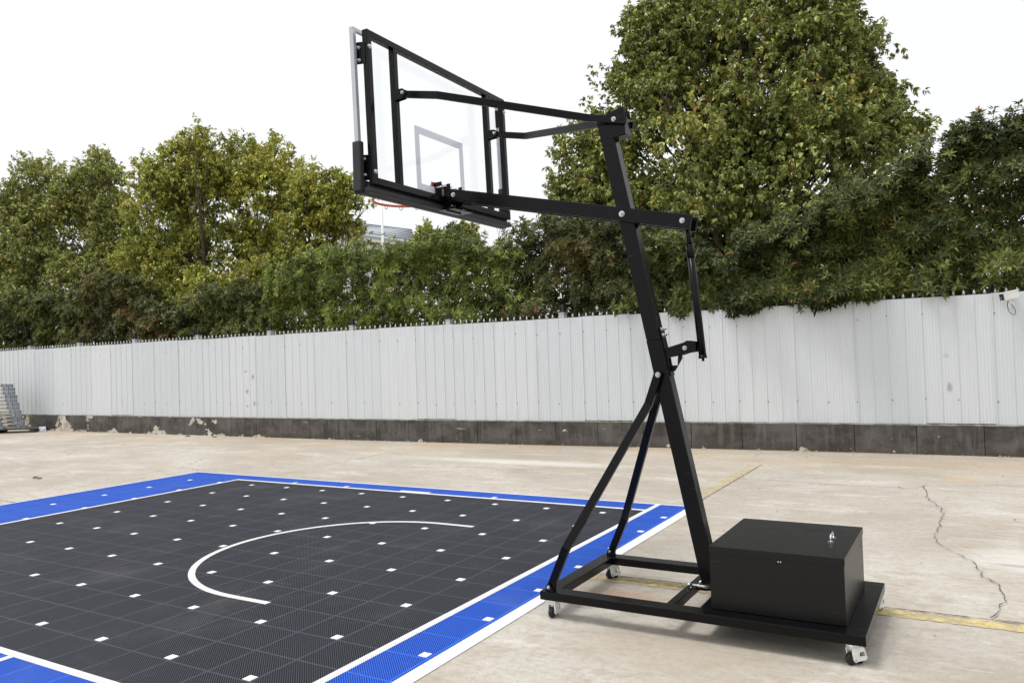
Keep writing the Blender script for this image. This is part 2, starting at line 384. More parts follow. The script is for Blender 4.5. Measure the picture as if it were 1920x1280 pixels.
chip = t.math('MAXIMUM', t.ramp(t.math('ADD', t.noise(P, 13, 6, .7), bot), .735, .75), t.math('MAXIMUM', t.ramp(t.noise(P, 9, 4, .6, (.35, 1, 3.5)), .70, .715), t.ramp(t.noise(P, 27, 4, .65), .715, .725)))
rim_ = t.math('SUBTRACT', t.ramp(pv, .675, .69), peel)
pc = t.mix(t.ramp(t.noise(P, 12, 5), .35, .65), (.40, .36, .28), (.62, .60, .53))
c = t.mix(t.math('MAXIMUM', peel, chip), c, pc); c = t.mix(t.math('MULTIPLY', rim_, .7, clamp=True), c, (.02, .017, .015))
t.set(Base_Color=c, Roughness=.7)
t.bump(t.math('ADD', t.math('MULTIPLY', peel, -1), t.math('MULTIPLY', t.noise(P, 25, 5), .35)), .6, .008)
MT['wall'] = t.m
wall = empty('low_wall', (0, 5, 0), label='long low dark concrete wall with peeling paint under the white fence', cat='wall')
joints = [-22]; x = -21.3
while x < -1.7: joints.append(x); x += .78
joints += [-1.616, -.829, -.068, .693, 1.452, 2.247, 3.0, 3.767, 4.55, 5.333, 6.115, 6.909, 7.71, 8.513, 9.325, 10.13, 10.95, 11.8, 12.7, 14, 16]
m = MB()
for a, b in zip(joints, joints[1:]):
    g = .004; A, B = a+g, b-g
    m.hexa([(A, fy(a)-5, -.05), (B, fy(b)-5, -.05), (B, fy(b)-4.86, -.05), (A, fy(a)-4.86, -.05), (A, fy(a)-5, .405), (B, fy(b)-5, .405), (B, fy(b)-4.86, .405), (A, fy(a)-4.86, .405)])
m.build('wall_face', MT['wall'], wall, bevel=.003)
t = NT('wall_core'); t.set(Base_Color=(.06, .055, .05, 1), Roughness=.9); MT['core'] = t.m
m = MB()
for a, b in zip(FX, FX[1:]):
    ya, yb = fy(a)-5, fy(b)-5
    m.hexa([(a, ya+.03, -.05), (b, yb+.03, -.05), (b, yb+.22, -.05), (a, ya+.22, -.05), (a, ya+.03, .400), (b, yb+.03, .400), (b, yb+.22, .400), (a, ya+.22, .400)])
m.build('wall_core', MT['core'], wall)
t = NT('wall_cap_mortar'); P = t.pos(); c = t.mix(t.ramp(t.noise(P, 5, 6, .7), .35, .65), (.16, .145, .12), (.40, .38, .33)); t.set(Base_Color=c, Roughness=.9); t.bump(t.noise(P, 40, 4), .5, .004); MT['cap'] = t.m
m = MB()
for a, b in zip(FX, FX[1:]):
    ya, yb = fy(a)-5, fy(b)-5
    m.hexa([(a, ya-.004, .405), (b, yb-.004, .405), (b, yb+.2, .405), (a, ya+.2, .405), (a, ya-.004, .417), (b, yb-.004, .417), (b, yb+.2, .417), (a, ya+.2, .417)])
m.build('wall_cap', MT['cap'], wall)
# crumbled mortar at the foot of the wall
m = MB()
for k in range(170):
    x = rng.uniform(-13, 11); y = fy(x)-5-.01-abs(rng.normal(0, .025)); r = rng.uniform(.005, .022)*(1.6 if rng.random() < .08 else 1)
    pts = [Vector((rng.normal(), rng.normal(), rng.normal()*.5)).normalized()*r for _ in range(7)]
    vs_ = [m.bm.verts.new((x+p.x*1.7, y+p.y, max(.0, p.z+r*.35))) for p in pts]
    try: bmesh.ops.convex_hull(m.bm, input=vs_)
    except Exception: pass
tag(m.build('mortar_crumbs', MT['cap'], loc=(0, 5, 0)), label='crumbled mortar lying along the foot of the low wall', cat='rubble', kind='stuff')

t = NT('white_sheet_metal'); P = t.pos(); s = t.sep(P)
oi = t.node('ShaderNodeObjectInfo')
base = t.mix(oi.outputs['Random'], (.62, .66, .69), (.70, .73, .75))
dirt = t.math('MULTIPLY', t.ramp(t.noise(P, 3.5, 5, .6, (4, 1, .35)), .45, .8), .35)
c = t.mix(dirt, base, (.56, .56, .54))
topd = t.math('MULTIPLY', t.ramp(s[2], 1.95, 2.2), t.ramp(t.noise(P, 2, 4, .6, (2, 1, .6)), .35, .75))
c = t.mix(t.math('MULTIPLY', topd, .28), c, (.45, .45, .41))
def stain(x, z, rx, rz, amt, c):
    d = t.node('ShaderNodeVectorMath', operation='LENGTH'); cb = t.node('ShaderNodeCombineXYZ')
    t.l.new(t.math('DIVIDE', t.math('SUBTRACT', s[0], x), rx), cb.inputs[0]); t.l.new(t.math('DIVIDE', t.math('SUBTRACT', s[2], z), rz), cb.inputs[1]); t.l.new(cb.outputs[0], d.inputs[0])
    k = t.math('MULTIPLY', t.ramp(t.math('ADD', d.outputs['Value'], t.math('MULTIPLY', t.noise(P, 25, 5, .7), .9)), .75, 1.35, 1, 0), amt)
    return t.mix(k, c, (.20, .205, .19))
for q in ((-4.50, 1.42, .06, .035, .7), (-4.28, 1.30, .06, .085, .6), (-4.47, .98, .07, .07, .6), (-4.25, .72, .06, .08, .6), (-4.47, .66, .05, .05, .55), (8.94, .93, .05, .10, .55), (8.91, 1.37, .06, .05, .22)):
    c = stain(*q, c)
t.set(Base_Color=c, Roughness=.42)
t.bump(t.noise(P, 2.5, 3, .5, (1.5, 1, .7)), .25, .012)
MT['sheet'] = t.m
fence = empty('sheet_metal_fence', (0, 5, 0), label='long white corrugated metal sheet fence with vertical ribs standing on the low wall', cat='fence')
SW = .853
def sheet(x0, x1, ztop, dy, zb):
    # ribbed profile along x: raised ribs every ~21 cm with fine ribs between
    m = MB(); n = 0; prof = []
    L = x1-x0; nr = 4; pitch = L/nr; amp = rng.uniform(.5, 1.1)
    for k in range(nr):
        a = x0+k*pitch
        rd = -.011*(amp if k else 1.2); prof += [(a, 0), (a+.004, rd), (a+.014, rd), (a+.019, 0)]
        for q in (.27, .46, .65, .83):
            b = a+pitch*q; prof += [(b-.006, 0), (b-.002, -.003), (b+.002, -.003), (b+.006, 0)]
    prof.append((x1+.016, -.002))
    lo, hi = [], []
    for (x, d) in prof:
        y = fy(x)-5+.055+d+dy
        lo.append(m.bm.verts.new((x, y, zb))); hi.append(m.bm.verts.new((x, y, ztop)))
    for k in range(len(prof)-1): m._f([lo[k], lo[k+1], hi[k+1], hi[k]])
    # back face a millimetre behind gives the sheet its thickness
    lo2 = [m.bm.verts.new(v.co+Vector((0, .0012, 0))) for v in lo]; hi2 = [m.bm.verts.new(v.co+Vector((0, .0012, 0))) for v in hi]
    for k in range(len(prof)-1):
        m._f([lo2[k+1], lo2[k], hi2[k], hi2[k+1]]); m._f([hi[k], hi[k+1], hi2[k+1], hi2[k]])
    me_mi = m.mi; m.mi = 1
    for z in (.74, 1.93):
        for k in (0, 2):
            if rng.random() < .12: continue
            x = x0+(k+.11)*pitch+rng.normal(0, .012); zz = z+rng.normal(0, .018); y = fy(x)-5+.055+dy-.001
            m.tube([(x, y, zz), (x, y-.006, zz)], .0085, 6)
    bmx = m.bm
    me = bpy.data.meshes.new('sheet_panel'); bmx.to_mesh(me); bmx.free()
    me.materials.append(MT['sheet']); me.materials.append(MT['screw'])
    o = bpy.data.objects.new('sheet_panel', me); COL.objects.link(o); o.parent = fence; return o
MT['screw'] = simple('dark_screw', (.06, .055, .05), .6)
x = -22.0; k = 0
shift = (-1.615-(-22)) % SW
x = -22.0+shift
while x < 13:
    sheet(x, x+SW, 2.188+rng.normal(0, .006), .011*(k % 2)+rng.normal(0, .002), .421+(.012 if rng.random() < .2 else 0))
    x += SW; k += 1

# iron railing behind the sheets: pickets with spear tips, posts with lantern caps
rail = empty('iron_railing', (0, 5.12, 0), label='grey iron picket railing with spear tips just behind the white sheet fence', cat='railing')
m = MB(); x = -18.0
while x < 12:
    y = fy(x)-5+.0
    m.tube([(x, y, .42), (x, y, 2.19)], .009, 5)
    m.tube([(x, y, 2.19), (x, y, 2.20), (x, y, 2.225), (x, y, 2.262)], [.008, .020, .018, .002], 6)
    x += .124
m.build('pickets', MT['iron'], rail)
m = MB()
for z in (.6, 2.05):
    for a, b in zip(FX[:-1], FX[1:]): m.bar([(a, fy(a)-5+.0, z), (b, fy(b)-5+.0, z)], .02, .035)
m.build('rails', MT['iron'], rail)
for k in range(12):
    x = -15.3+2.305*k
    y = fy(x)-5
    m = MB(); m.box(x-.05, x+.05, y-.04, y+.06, .42, 2.27); m.box(x-.06, x+.06, y-.05, y+.07, 2.27, 2.285)
    p = m.build('post', MT['iron'], rail)
    m = MB(); m.box(x-.03, x+.03, y-.02, y+.04, 2.285, 2.30); m.prism([(x-.045, y-.035), (x+.045, y-.035), (x+.045, y+.055), (x-.045, y+.055)], 'z', 2.38, 2.395)
    for sx in (-1, 1):
        for sy in (-1, 1): m.box(x+sx*.035-.004, x+sx*.035+.004, y+.01+sy*.035-.004, y+.01+sy*.035+.004, 2.30, 2.38)
    m.box(x-.022, x+.022, y-.012, y+.032, 2.30, 2.38); m.box(x-.02, x+.02, y-.01, y+.03, 2.395, 2.425)
    m.build('lantern', MT['lantern'], p)

# ------------------------------------------------------------------ security camera on the fence
sc_ = empty('security_camera', (9.66, 5.40, 2.09), label='small white security camera with looped black cable at the right end of the fence', cat='camera')
m = MB()
A = Vector((.10, -.06, .07)); B = Vector((-.07, -.175, .03))
m.bar([A, B], .095, .095, side=(.56, -.83, 0)); m.build('housing', MT['white'], sc_, bevel=.008)
d = (B-A).normalized()
m = MB(); m.bar([B-d*.001, B+d*.004], .082, .082, side=(.56, -.83, 0)); ln = m.build('lens_plate', MT['darkglass'], sc_, bevel=.002)
m = MB(); q = B+d*.004; m.tube([q+Vector((0, 0, -.016)), q+d*.006+Vector((0, 0, -.016))], .014, 12); m.build('lens', MT['grey_lens'], ln)
m = MB(); m.bar([A+Vector((0, 0, .052)), B+d*.03+Vector((0, 0, .052))], .115, .007, side=(.56, -.83, 0)); m.build('sun_shield', MT['white'], sc_, bevel=.002)
m = MB(); m.tube([(.04, .0, -.06), (.04, -.02, -.06)], .038, 14); m.tube([(.04, -.02, -.06), (.02, -.06, -.03), (.0, -.085, .005)], .016, 8); m.build('mount', MT['white'], sc_)
m = MB(); lp = [(.005, -.09, -.0), (-.01, -.085, -.07), (.0, -.07, -.14), (.03, -.055, -.19), (.065, -.04, -.205), (.085, -.03, -.18), (.075, -.03, -.13), (.05, -.035, -.08), (.035, -.03, -.045)]
m.tube(lp, .004, 6); m.tube([(.045, -.02, .07), (.06, .0, .10), (.07, .03, .115), (.08, .06, .08)], .004, 6); m.build('cable', MT['rubber'], sc_)

# ------------------------------------------------------------------ the mobile hoop
hoop = empty('basketball_hoop', (8.7050, -2.3660, 0), math.pi-.0015, label='black mobile basketball hoop with glass backboard, long arms, weight box and wheeled base', cat='basketball hoop')
L, W, HB, TB = 1.766, .482, .157, .107
m = MB()
m.box(.0, L, .382, W, TB, HB); m.box(0, L, -W, -.382, TB, HB)
m.box(L-.095, L, -.3805, .3805, TB, HB-.0005); m.box(0, .095, -.3805, .3805, TB, HB-.0005)
m.box(.972, 1.022, -.3805, .3805, TB, HB-.001)
m.box(.0955, .835, -.3805, .3805, HB-.008, HB-.0015)
m.box(.80, .835, -.3805, .3805, TB, HB-.0085)
base = m.build('base_frame', MT['black'], hoop, bevel=.0045)
# weight box
bx = MB(); bx.box(.098, .771, -.38, .38, HB+.001, .478); wb = bx.build('weight_box', MT['blackbox'], hoop, bevel=.002)
m = MB(); m.box(.0945, .7745, -.3835, .3835, .480, .4925); m.box(.0945, .097, -.3835, .3835, .455, .4805); m.box(.772, .7745, -.3835, .3835, .455, .4805)
m.box(.0975, .7715, .381, .3835, .455, .4805); m.box(.0975, .7715, -.3835, -.381, .455, .4805)
lid = m.build('lid', MT['blackbox'], wb, bevel=.0012)
m = MB(); hp = [(.205, .055, .493), (.205, .055, .515), (.205, .045, .527), (.205, -.035, .527), (.205, -.045, .515), (.205, -.045, .493)]
m.tube(hp, .005, 8); m.box(.190, .220, .040, .070, .4926, .496); m.box(.190, .220, -.060, -.030, .4926, .496); m.build('handle', MT['chrome'], wb)
m = MB(); m.tube([(.40, .383, .446), (.40, .388, .446)], .004, 6); m.tube([(.412, .383, .446), (.412, .388, .446)], .004, 6); m.build('rivets', MT['chrome'], wb)
# casters
def caster(x, y, rz):
    c = empty('caster_root', (x, y, 0), rz)
    return c
def caster_parts(x, y, rz):
    m = MB(); m.prism([(-.042, -.034), (.042, -.034), (.042, .034), (-.042, .034)], 'z', .099, .1062)
    m.tube([(0, 0, .088), (0, 0, .099)], .026, 16)
    # yoke: two cheeks with a window, top plate
    for s_ in (-1, 1):
        y0 = s_*.018; y1 = s_*.027
        a, b = min(y0, y1), max(y0, y1)
        m.prism([(-.028, .075), (-.02, .090), (.032, .090), (.044, .075), (.044, .066), (.014, .066), (.010, .040), (.004, .022), (-.012, .018), (-.020, .028)], 'y', a, b)
        m.prism([(.008, .040), (.012, .045), (.052, .045), (.056, .038), (.050, .024), (.010, .022), (.004, .024)], 'y', a, b)
        m.prism([(.044, .045), (.052, .045), (.044, .068), (.038, .066)], 'y', a, b)
    m.prism([(-.030, .078), (-.02, .090), (.03, .090), (.038, .075)], 'y', -.0178, .0178)
    m.prism([(.044, .024), (.054, .030), (.054, .042), (.044, .044)], 'y', -.0178, .0178)
    hs_ = m.build('caster', MT['caster'], hoop, bevel=.0012)
    hs_.location = (x, y, 0); hs_.rotation_euler.z = rz
    m = MB(); prof = []
    n = 28
    rr = [(.0, -.0135), (.024, -.0135), (.0285, -.011), (.0305, -.006), (.031, 0), (.0305, .006), (.0285, .011), (.024, .0135), (.0, .0135)]
    rings = []
    for (r_, yy_) in rr:
        rings.append([m.bm.verts.new((-.015+r_*math.cos(2*math.pi*k/n), yy_, .0312+r_*math.sin(2*math.pi*k/n))) for k in range(n)] if r_ > 0 else [m.bm.verts.new((-.015, yy_, .0312))])
    for p, q in zip(rings, rings[1:]):
        for k in range(n):
            if len(p) == 1: m._f([p[0], q[k], q[(k+1) % n]], True)
            elif len(q) == 1: m._f([p[k], p[(k+1) % n], q[0]], True)
            else: m._f([p[k], p[(k+1) % n], q[(k+1) % n], q[k]], True)
    wh = m.build('wheel', MT['rubber'], hs_)
    m = MB(); m.tube([(-.012, -.030, .0312), (-.012, .030, .0312)], .006, 8); m.build('axle', MT['chrome'], hs_)
    m = MB(); m.tube([(.03, 0, .062), (.03, 0, .078)], .012, 14); m.tube([(.03, 0, .0455), (.03, 0, .0615)], .009, 6); m.build('levelling_dial', MT['red'], hs_)
    m = MB(); m.tube([(.03, 0, .006), (.03, 0, .0235)], .016, 14); m.build('levelling_foot', MT['rubber'], hs_)
    return hs_
caster_parts(1.705, .435, R(272)); caster_parts(1.70, -.432, R(238)); caster_parts(.062, .435, R(226)); caster_parts(.045, -.435, R(250))
# post
def px(z): return .889+.2012*z
m = MB(); z0, z1 = .185, 2.985
def postseg(m, z0, z1, wy, e=0):
    m.hexa([(px(z0)-.096-e, -wy, z0), (px(z0)+e, -wy, z0), (px(z0)+e, wy, z0), (px(z0)-.096-e, wy, z0), (px(z1)-.096-e, -wy, z1), (px(z1)+e, -wy, z1), (px(z1)+e, wy, z1), (px(z1)-.096-e, wy, z1)])
postseg(m, .185, 1.615, .043); postseg(m, 1.6155, 2.985, .0415, -.0015)
post = m.build('post', MT['black'], hoop, bevel=.004)
m = MB(); zc = 1.60
m.prism([(px(1.40)-.099, 1.40), (px(1.40)-.1045, 1.40), (px(1.69)-.1045, 1.69), (px(1.69)-.099, 1.69)], 'y', -.034, .034); m.build('joint_plate', MT['black'], post, bevel=.001)
for z in (1.645, 1.680): bolt(post, (px(z)-.103, .02, z), (-1, 0, .2), .010, .014)
for z in (1.645, 1.680): bolt(post, (px(z)-.103, -.02, z), (-1, 0, .2), .010, .014)
# foot hinge
m = MB(); m.box(.89, .96, -.055, -.047, HB+.0, .205); m.box(.89, .96, .047, .052, HB-.012, .178); m.box(.836, .9715, -.06, .06, HB-.006, HB-.0015)
hf = m.build('foot_bracket', MT['black'], hoop, bevel=.0015)
m = MB(); m.tube([(.995, .058, .172), (.86, .058, .172)], .009, 12); m.tube([(1.005, .058, .172), (.985, .058, .172)], .0125, 12); m.tube([(.985, .058, .11), (.985, .058, .168)], .006, 8); m.tube([(.93, -.066, .19), (.93, .066, .19)], .009, 10)
m.build('hinge_pin', MT['chrome'], hf)
# diagonal braces
for s_ in (1, -1):
    m = MB()
    pts = [(1.705, s_*.45, .178), (1.598, s_*.45, .415), (1.203, s_*.068, 1.23), (1.133, s_*.066, 1.42)]
    m.bar(pts, .028, .048, side=(0, 1, 0)); br = m.build('brace', MT['black'], hoop, bevel=.003)
    for q in (-.022, .022):
        m = MB(); m.prism([(1.682, HB+.001), (1.734, HB+.001), (1.726, .190), (1.712, .204), (1.694, .196)], 'y', s_*.45+q-.003, s_*.45+q+.003)
        m.build('brace_lug', MT['black'], br, bevel=.001)
    bolt(br, (1.709, s_*.45+.026, .184), (0, 1, 0), .008, .006); bolt(br, (1.133, s_*.081, 1.408), (0, s_, 0), .013, .012)
# parallel lower arms
la = None
for s_ in (1, -1):
    m = MB(); m.bar([(2.604, s_*.0565, 2.686), (.902, s_*.0565, 2.297)], .023, .086, side=(0, 1, 0)); a_ = m.build('lower_arm', MT['black'], hoop, bevel=.003)
    if s_ > 0: la = a_
    bolt(a_, (1.331, s_*.068, 2.398), (0, s_, 0), .015, .014); bolt(a_, (.953, s_*.068, 2.313), (0, s_, 0), .013, .01); bolt(a_, (2.578, s_*.068, 2.684), (0, s_, 0), .013, .008)
# upper arms
for s_ in (1, -1):
    m = MB(); m.bar([(2.585, s_*.56, 3.252), (2.338, s_*.56, 3.198), (1.526, s_*.074, 3.024), (1.284, s_*.064, 2.967)], .026, .044, side=(0, 1, 0))
    a_ = m.build('upper_arm', MT['black'], hoop, bevel=.0025)
    bolt(a_, (1.358, s_*.078, 2.986), (0, s_, 0), .012, .012)
    m = MB()
    for q in (-.018, .018): m.prism([(2.668, 3.222), (2.668, 3.292), (2.60, 3.290), (2.575, 3.272), (2.572, 3.250), (2.60, 3.228)], 'y', s_*.56+q-.0025, s_*.56+q+.0025)
    lg = m.build('arm_lug', MT['black'], a_, bevel=.001)
    bolt(lg, (2.597, s_*.56+.021, 3.262), (0, 1, 0), .009, .004)
# head bracket of the post
m = MB()
for s_ in (1, -1):
    y0, y1 = sorted((s_*.045, s_*.049))
    m.prism([(1.405, 2.985), (1.445, 3.03), (1.325, 3.062), (1.300, 3.05), (1.298, 2.893), (1.385, 2.880)], 'y', y0, y1)
m.prism([(1.298, 2.893), (1.37, 2.882), (1.37, 2.878), (1.298, 2.889)], 'y', -.0445, .0445); m.prism([(1.298, 2.895), (1.303, 2.895), (1.305, 3.0), (1.300, 3.0)], 'y', -.0445, .0445)
m.build('head_bracket', MT['black'], hoop, bevel=.001)
# height strut with its bracket
act = MB(); act.tube([(.880, 0, 1.498), (.9345, 0, 2.172)], .0225, 20); act.tube([(.9285, 0, 2.10), (.9345, 0, 2.174)], .0245, 20)
act.tube([(.8815, 0, 1.515), (.880, 0, 1.497)], .0250, 20)
act = act.build('height_strut', MT['black'], hoop)
m = MB(); m.tube([(.9345, 0, 2.17), (.945, 0, 2.30)], .0145, 14); m.build('strut_rod', MT['black'], act)
m = MB(); m.tube([(.879, 0, 1.48), (.880, 0, 1.498)], .008, 8); m.build('strut_nub', MT['black'], act)
m = MB()
for s_ in (1, -1):
    y0, y1 = sorted((s_*.026, s_*.030))
    m.prism([(1.108, 1.510), (1.115, 1.560), (.985, 1.595), (.965, 1.606), (.914, 1.598), (.910, 1.538), (.955, 1.533), (.975, 1.528)], 'y', y0, y1)
m.prism([(1.108, 1.510), (.975, 1.528), (.985, 1.522), (1.107, 1.505)], 'y', -.0258, .0258)
sb = m.build('strut_bracket', MT['black'], hoop, bevel=.001)
# gusset plate with a square hole under the bracket: four bars round the opening
m = MB()
for pl in ([(1.095, 1.502), (1.085, 1.425), (1.068, 1.425), (1.075, 1.506)], [(1.068, 1.425), (1.052, 1.425), (1.035, 1.452), (1.07, 1.452)], [(1.035, 1.452), (1.005, 1.500), (1.005, 1.52), (1.03, 1.517)], [(1.07, 1.452), (1.035, 1.452), (1.032, 1.46), (1.071, 1.46)]):
    m.prism(pl, 'y', -.004, .004)
m.build('gusset', MT['black'], sb)
bolt(sb, (.978, .030, 1.562), (0, 1, 0), .011, .012)
# steel frame behind the glass
def bxz(z): return 2.643+.027*(z-2.637)/.972
ZB, ZT, WB = 2.637, 3.609, .827
m = MB(); D = .042; T = .040
def fbar(y0, y1, z0, z1, dd=0, D_=D):
    y0, y1 = min(y0, y1), max(y0, y1)
    m.hexa([(bxz(z0)+dd, y0, z0), (bxz(z0)+D_, y0, z0), (bxz(z0)+D_, y1, z0), (bxz(z0)+dd, y1, z0), (bxz(z1)+dd, y0, z1), (bxz(z1)+D_, y0, z1), (bxz(z1)+D_, y1, z1), (bxz(z1)+dd, y1, z1)])
fbar(WB-T, WB, ZB, ZT); fbar(-WB, -WB+T, ZB, ZT)
fbar(-WB+T+.0005, WB-T-.0005, ZT-T, ZT, .0004); fbar(-WB+T+.0005, WB-T-.0005, ZB, ZB+T+.004, .0004)
for yc in (.553, -.567): fbar(yc-T/2, yc+T/2, ZB+T+.0045, ZT-T-.0005, .0006)
ff = m.build('backboard_frame', MT['black'], hoop, bevel=.003)
for y_, z_ in ((WB-.014, 3.50), (WB-.014, 2.715), (-WB+.02, 3.50), (-WB+.02, 2.72)): bolt(ff, (bxz(z_), y_, z_), (-1, 0, 0), .011, .006)
for s_ in (1, -1):
    for z0_, z1_ in ((3.39, 3.54), (2.66, 2.83)):
        m = MB(); y0, y1 = sorted((s_*(WB+.001), s_*(WB+.004)))
        m.prism([(bxz(z0_)+.02, z0_), (bxz(z0_)+.10, z0_+.01), (bxz(z1_)+.10, z1_), (bxz(z1_)+.02, z1_-.01)], 'y', y0, y1)
        m.build('glass_clip', MT['black'], ff, bevel=.001)
for z_ in (3.42, 3.50, 2.70, 2.80): bolt(ff, (bxz(z_)+.066, WB+.004, z_), (0, 1, 0), .009, .006)
# glass board with its aluminium rim
bb = None
G0 = .078; GW, GZ0, GZ1 = .868, 2.612, 3.628
def gx(z): return bxz(z)+G0
m = MB()
m.hexa([(gx(GZ0)+.008, -GW+.02, GZ0+.02), (gx(GZ0)+.020, -GW+.02, GZ0+.02), (gx(GZ0)+.020, GW-.02, GZ0+.02), (gx(GZ0)+.008, GW-.02, GZ0+.02), (gx(GZ1)+.008, -GW+.02, GZ1-.02), (gx(GZ1)+.020, -GW+.02, GZ1-.02), (gx(GZ1)+.020, GW-.02, GZ1-.02), (gx(GZ1)+.008, GW-.02, GZ1-.02)])
bb = m.build('glass_board', MT['glass'], hoop)
m = MB()
def gbar(y0, y1, z0, z1, dd=0):
    m.hexa([(gx(z0)-dd, y0, z0), (gx(z0)+.030+dd, y0, z0), (gx(z0)+.030+dd, y1, z0), (gx(z0)-dd, y1, z0), (gx(z1)-dd, y0, z1), (gx(z1)+.030+dd, y0, z1), (gx(z1)+.030+dd, y1, z1), (gx(z1)-dd, y1, z1)])
gbar(-GW, -GW+.027, GZ0, GZ1); gbar(GW-.027, GW, GZ0, GZ1); gbar(-GW+.0275, GW-.0275, GZ1-.022, GZ1, -.0004); gbar(-GW+.0275, GW-.0275, GZ0, GZ0+.022, -.0004)
m.build('aluminium_rim_frame', MT['alu'], bb, bevel=.0015)
m = MB(); sx, zb_, zt_ = .295, 2.708, 3.158; t_ = .052; yc = -.030
def tbar(y0, y1, z0, z1):
    m.hexa([(gx(z0)+.0205, y0, z0), (gx(z0)+.0215, y0, z0), (gx(z0)+.0215, y1, z0), (gx(z0)+.0205, y1, z0), (gx(z1)+.0205, y0, z1), (gx(z1)+.0215, y0, z1), (gx(z1)+.0215, y1, z1), (gx(z1)+.0205, y1, z1)])
tbar(yc-sx, yc-sx+t_, zb_, zt_); tbar(yc+sx-t_, yc+sx, zb_, zt_); tbar(yc-sx+t_, yc+sx-t_, zt_-t_, zt_); tbar(yc-sx+t_, yc+sx-t_, zb_, zb_+t_)
m.build('target_square', MT['glassline'], bb)
# padding round the lower edge
m = MB()
pw0, pw1 = gx(GZ0)-.012, gx(GZ0)+.048
m.prism([(-GW-.014, 2.905), (-GW+.028, 2.905), (-GW+.028, 2.668), (-.5, 2.655), (.5, 2.655), (GW-.028, 2.668), (GW-.028, 2.905), (GW+.014, 2.905), (GW+.014, 2.60), (GW-.006, 2.582), (-GW+.006, 2.582), (-GW-.014, 2.60)], 'x', pw0, pw1)
m.prism([(-GW+.01, 2.584), (-GW+.01, 2.618), (GW-.01, 2.618), (GW-.01, 2.584)], 'x', pw0-.050, pw0+.002)
m.prism([(-GW+.04, 2.60), (-GW+.04, 2.650), (GW-.04, 2.650), (GW-.04, 2.60)], 'x', pw0-.022, pw0+.003)
m.build('edge_padding', MT['pad'], hoop, bevel=.008)
# rim
RZ, RX, RR = 2.72, 3.06, .232
m = MB(); N = 48
m.tube([(RX+RR*math.cos(2*math.pi*k/N), RR*math.sin(2*math.pi*k/N), RZ) for k in range(N)], .0095, 10, closed=True)
m.box(2.760, 2.768, -.075, .075, 2.66, 2.80); m.box(2.768, 2.835, -.045, .045, 2.705, 2.712); m.box(2.768, 2.772, -.06, .06, 2.67, 2.79)
m.prism([(2.768, 2.69), (2.768, 2.79), (2.79, 2.785), (2.84, 2.735), (2.84, 2.70)], 'y', -.05, -.046); m.prism([(2.768, 2.69), (2.768, 2.79), (2.79, 2.785), (2.84, 2.735), (2.84, 2.70)], 'y', .046, .05)
for s_ in (1, -1): m.tube([(2.77, s_*.10, 2.70), (2.86, s_*.11, RZ), (2.905, s_*.17, RZ)], .008, 8)
rimo = m.build('rim', MT['orange'], hoop)
for k in range(12):
    m = MB(); a = 2*math.pi*(k+.5)/12; c0 = Vector((RX+RR*math.cos(a), RR*math.sin(a), RZ)); tg = Vector((-math.sin(a), math.cos(a), 0))
    m.tube([c0-tg*.011+Vector((0, 0, -.006)), c0-tg*.011+Vector((0, 0, -.022)), c0-tg*.004+Vector((0, 0, -.030)), c0+tg*.004+Vector((0, 0, -.030)), c0+tg*.011+Vector((0, 0, -.022)), c0+tg*.011+Vector((0, 0, -.006))], .0028, 6)
    m.build('net_hook', [MT['hookwhite']], rimo)
# bracket joining arms, frame and rim
m = MB()
m.prism([(-.10, 2.575), (-.10, 2.735), (.078, 2.745), (.078, 2.575)], 'x', 2.630, 2.6375)
m.box(2.60, 2.6295, .071, .076, 2.60, 2.765); m.box(2.60, 2.6295, -.076, -.071, 2.60, 2.765)
m.box(2.686, 2.757, .050, .055, 2.685, 2.795); m.box(2.686, 2.757, -.055, -.050, 2.685, 2.795)
m.prism([(2.56, 2.583), (2.70, 2.583), (2.70, 2.588), (2.56, 2.588)], 'y', -.15, .09)
m.box(2.52, 2.63, -.040, .040, 2.60, 2.604)
cb_ = m.build('rim_mount', MT['black'], hoop, bevel=.001)
for (y_, z_) in ((.055, 2.742), (.055, 2.612), (-.085, 2.742), (-.085, 2.600)): bolt(cb_, (2.630, y_, z_), (-1, 0, 0), .010, .022)
m = MB(); m.tube([(2.64, .062, 2.755), (2.75, .062, 2.755)], .006, 8); m.tube([(2.64, -.062, 2.755), (2.75, -.062, 2.755)], .006, 8); m.build('threaded_rods', MT['chrome'], cb_)

# ------------------------------------------------------------------ stacked steel racks on a pallet, left edge
pal = empty('pallet', (-12.98, 3.84, 0), R(33), label='dark wooden pallet under the stacked steel racks at the left edge', cat='pallet')
m = MB()
for k in range(7): m.box(-1.1, 1.25, -.33+k*.098, -.33+k*.098+.08, .085, .105)
m.build('deck_boards', MT['pallet'], pal, bevel=.003)
for xx in (-1.0, .1, 1.15):
    m = MB(); m.box(xx-.06, xx+.06, -.33, .33, .0, .084); m.build('bearer', MT['pallet'], pal, bevel=.003)
def rack():
    r = empty('steel_rack', (0, 0, 0), label='x', cat='steel rack', group='galvanised racks stacked on the pallet')
    m = MB()
    m.box(-.95, .90, -.20, -.165, .012, .048); m.box(-.95, .70, .165, .20, .012, .048); m.box(-.95, .80, -.02, .02, .02, .045)
    m.build('rail', MT['cream'], r, bevel=.003)
    for xx in (-.91, -.34, .23, .80):
        m = MB()
        m.box(xx-.145, xx-.004, -.262, -.215, .003, .094); m.box(xx+.004, xx+.145, -.248, -.205, -.008, .083); m.box(xx-.01, xx+.01, -.247, -.21, .02, .06)
        pass
        for q in range(3):
            m.tube([(xx-.12+q*.045, -.266, .05), (xx-.12+q*.045, -.2625, .05)], .007, 6)
        m.build('end_bracket', MT['galv'], r, bevel=.003)
    return r
r0 = rack(); NR = 12
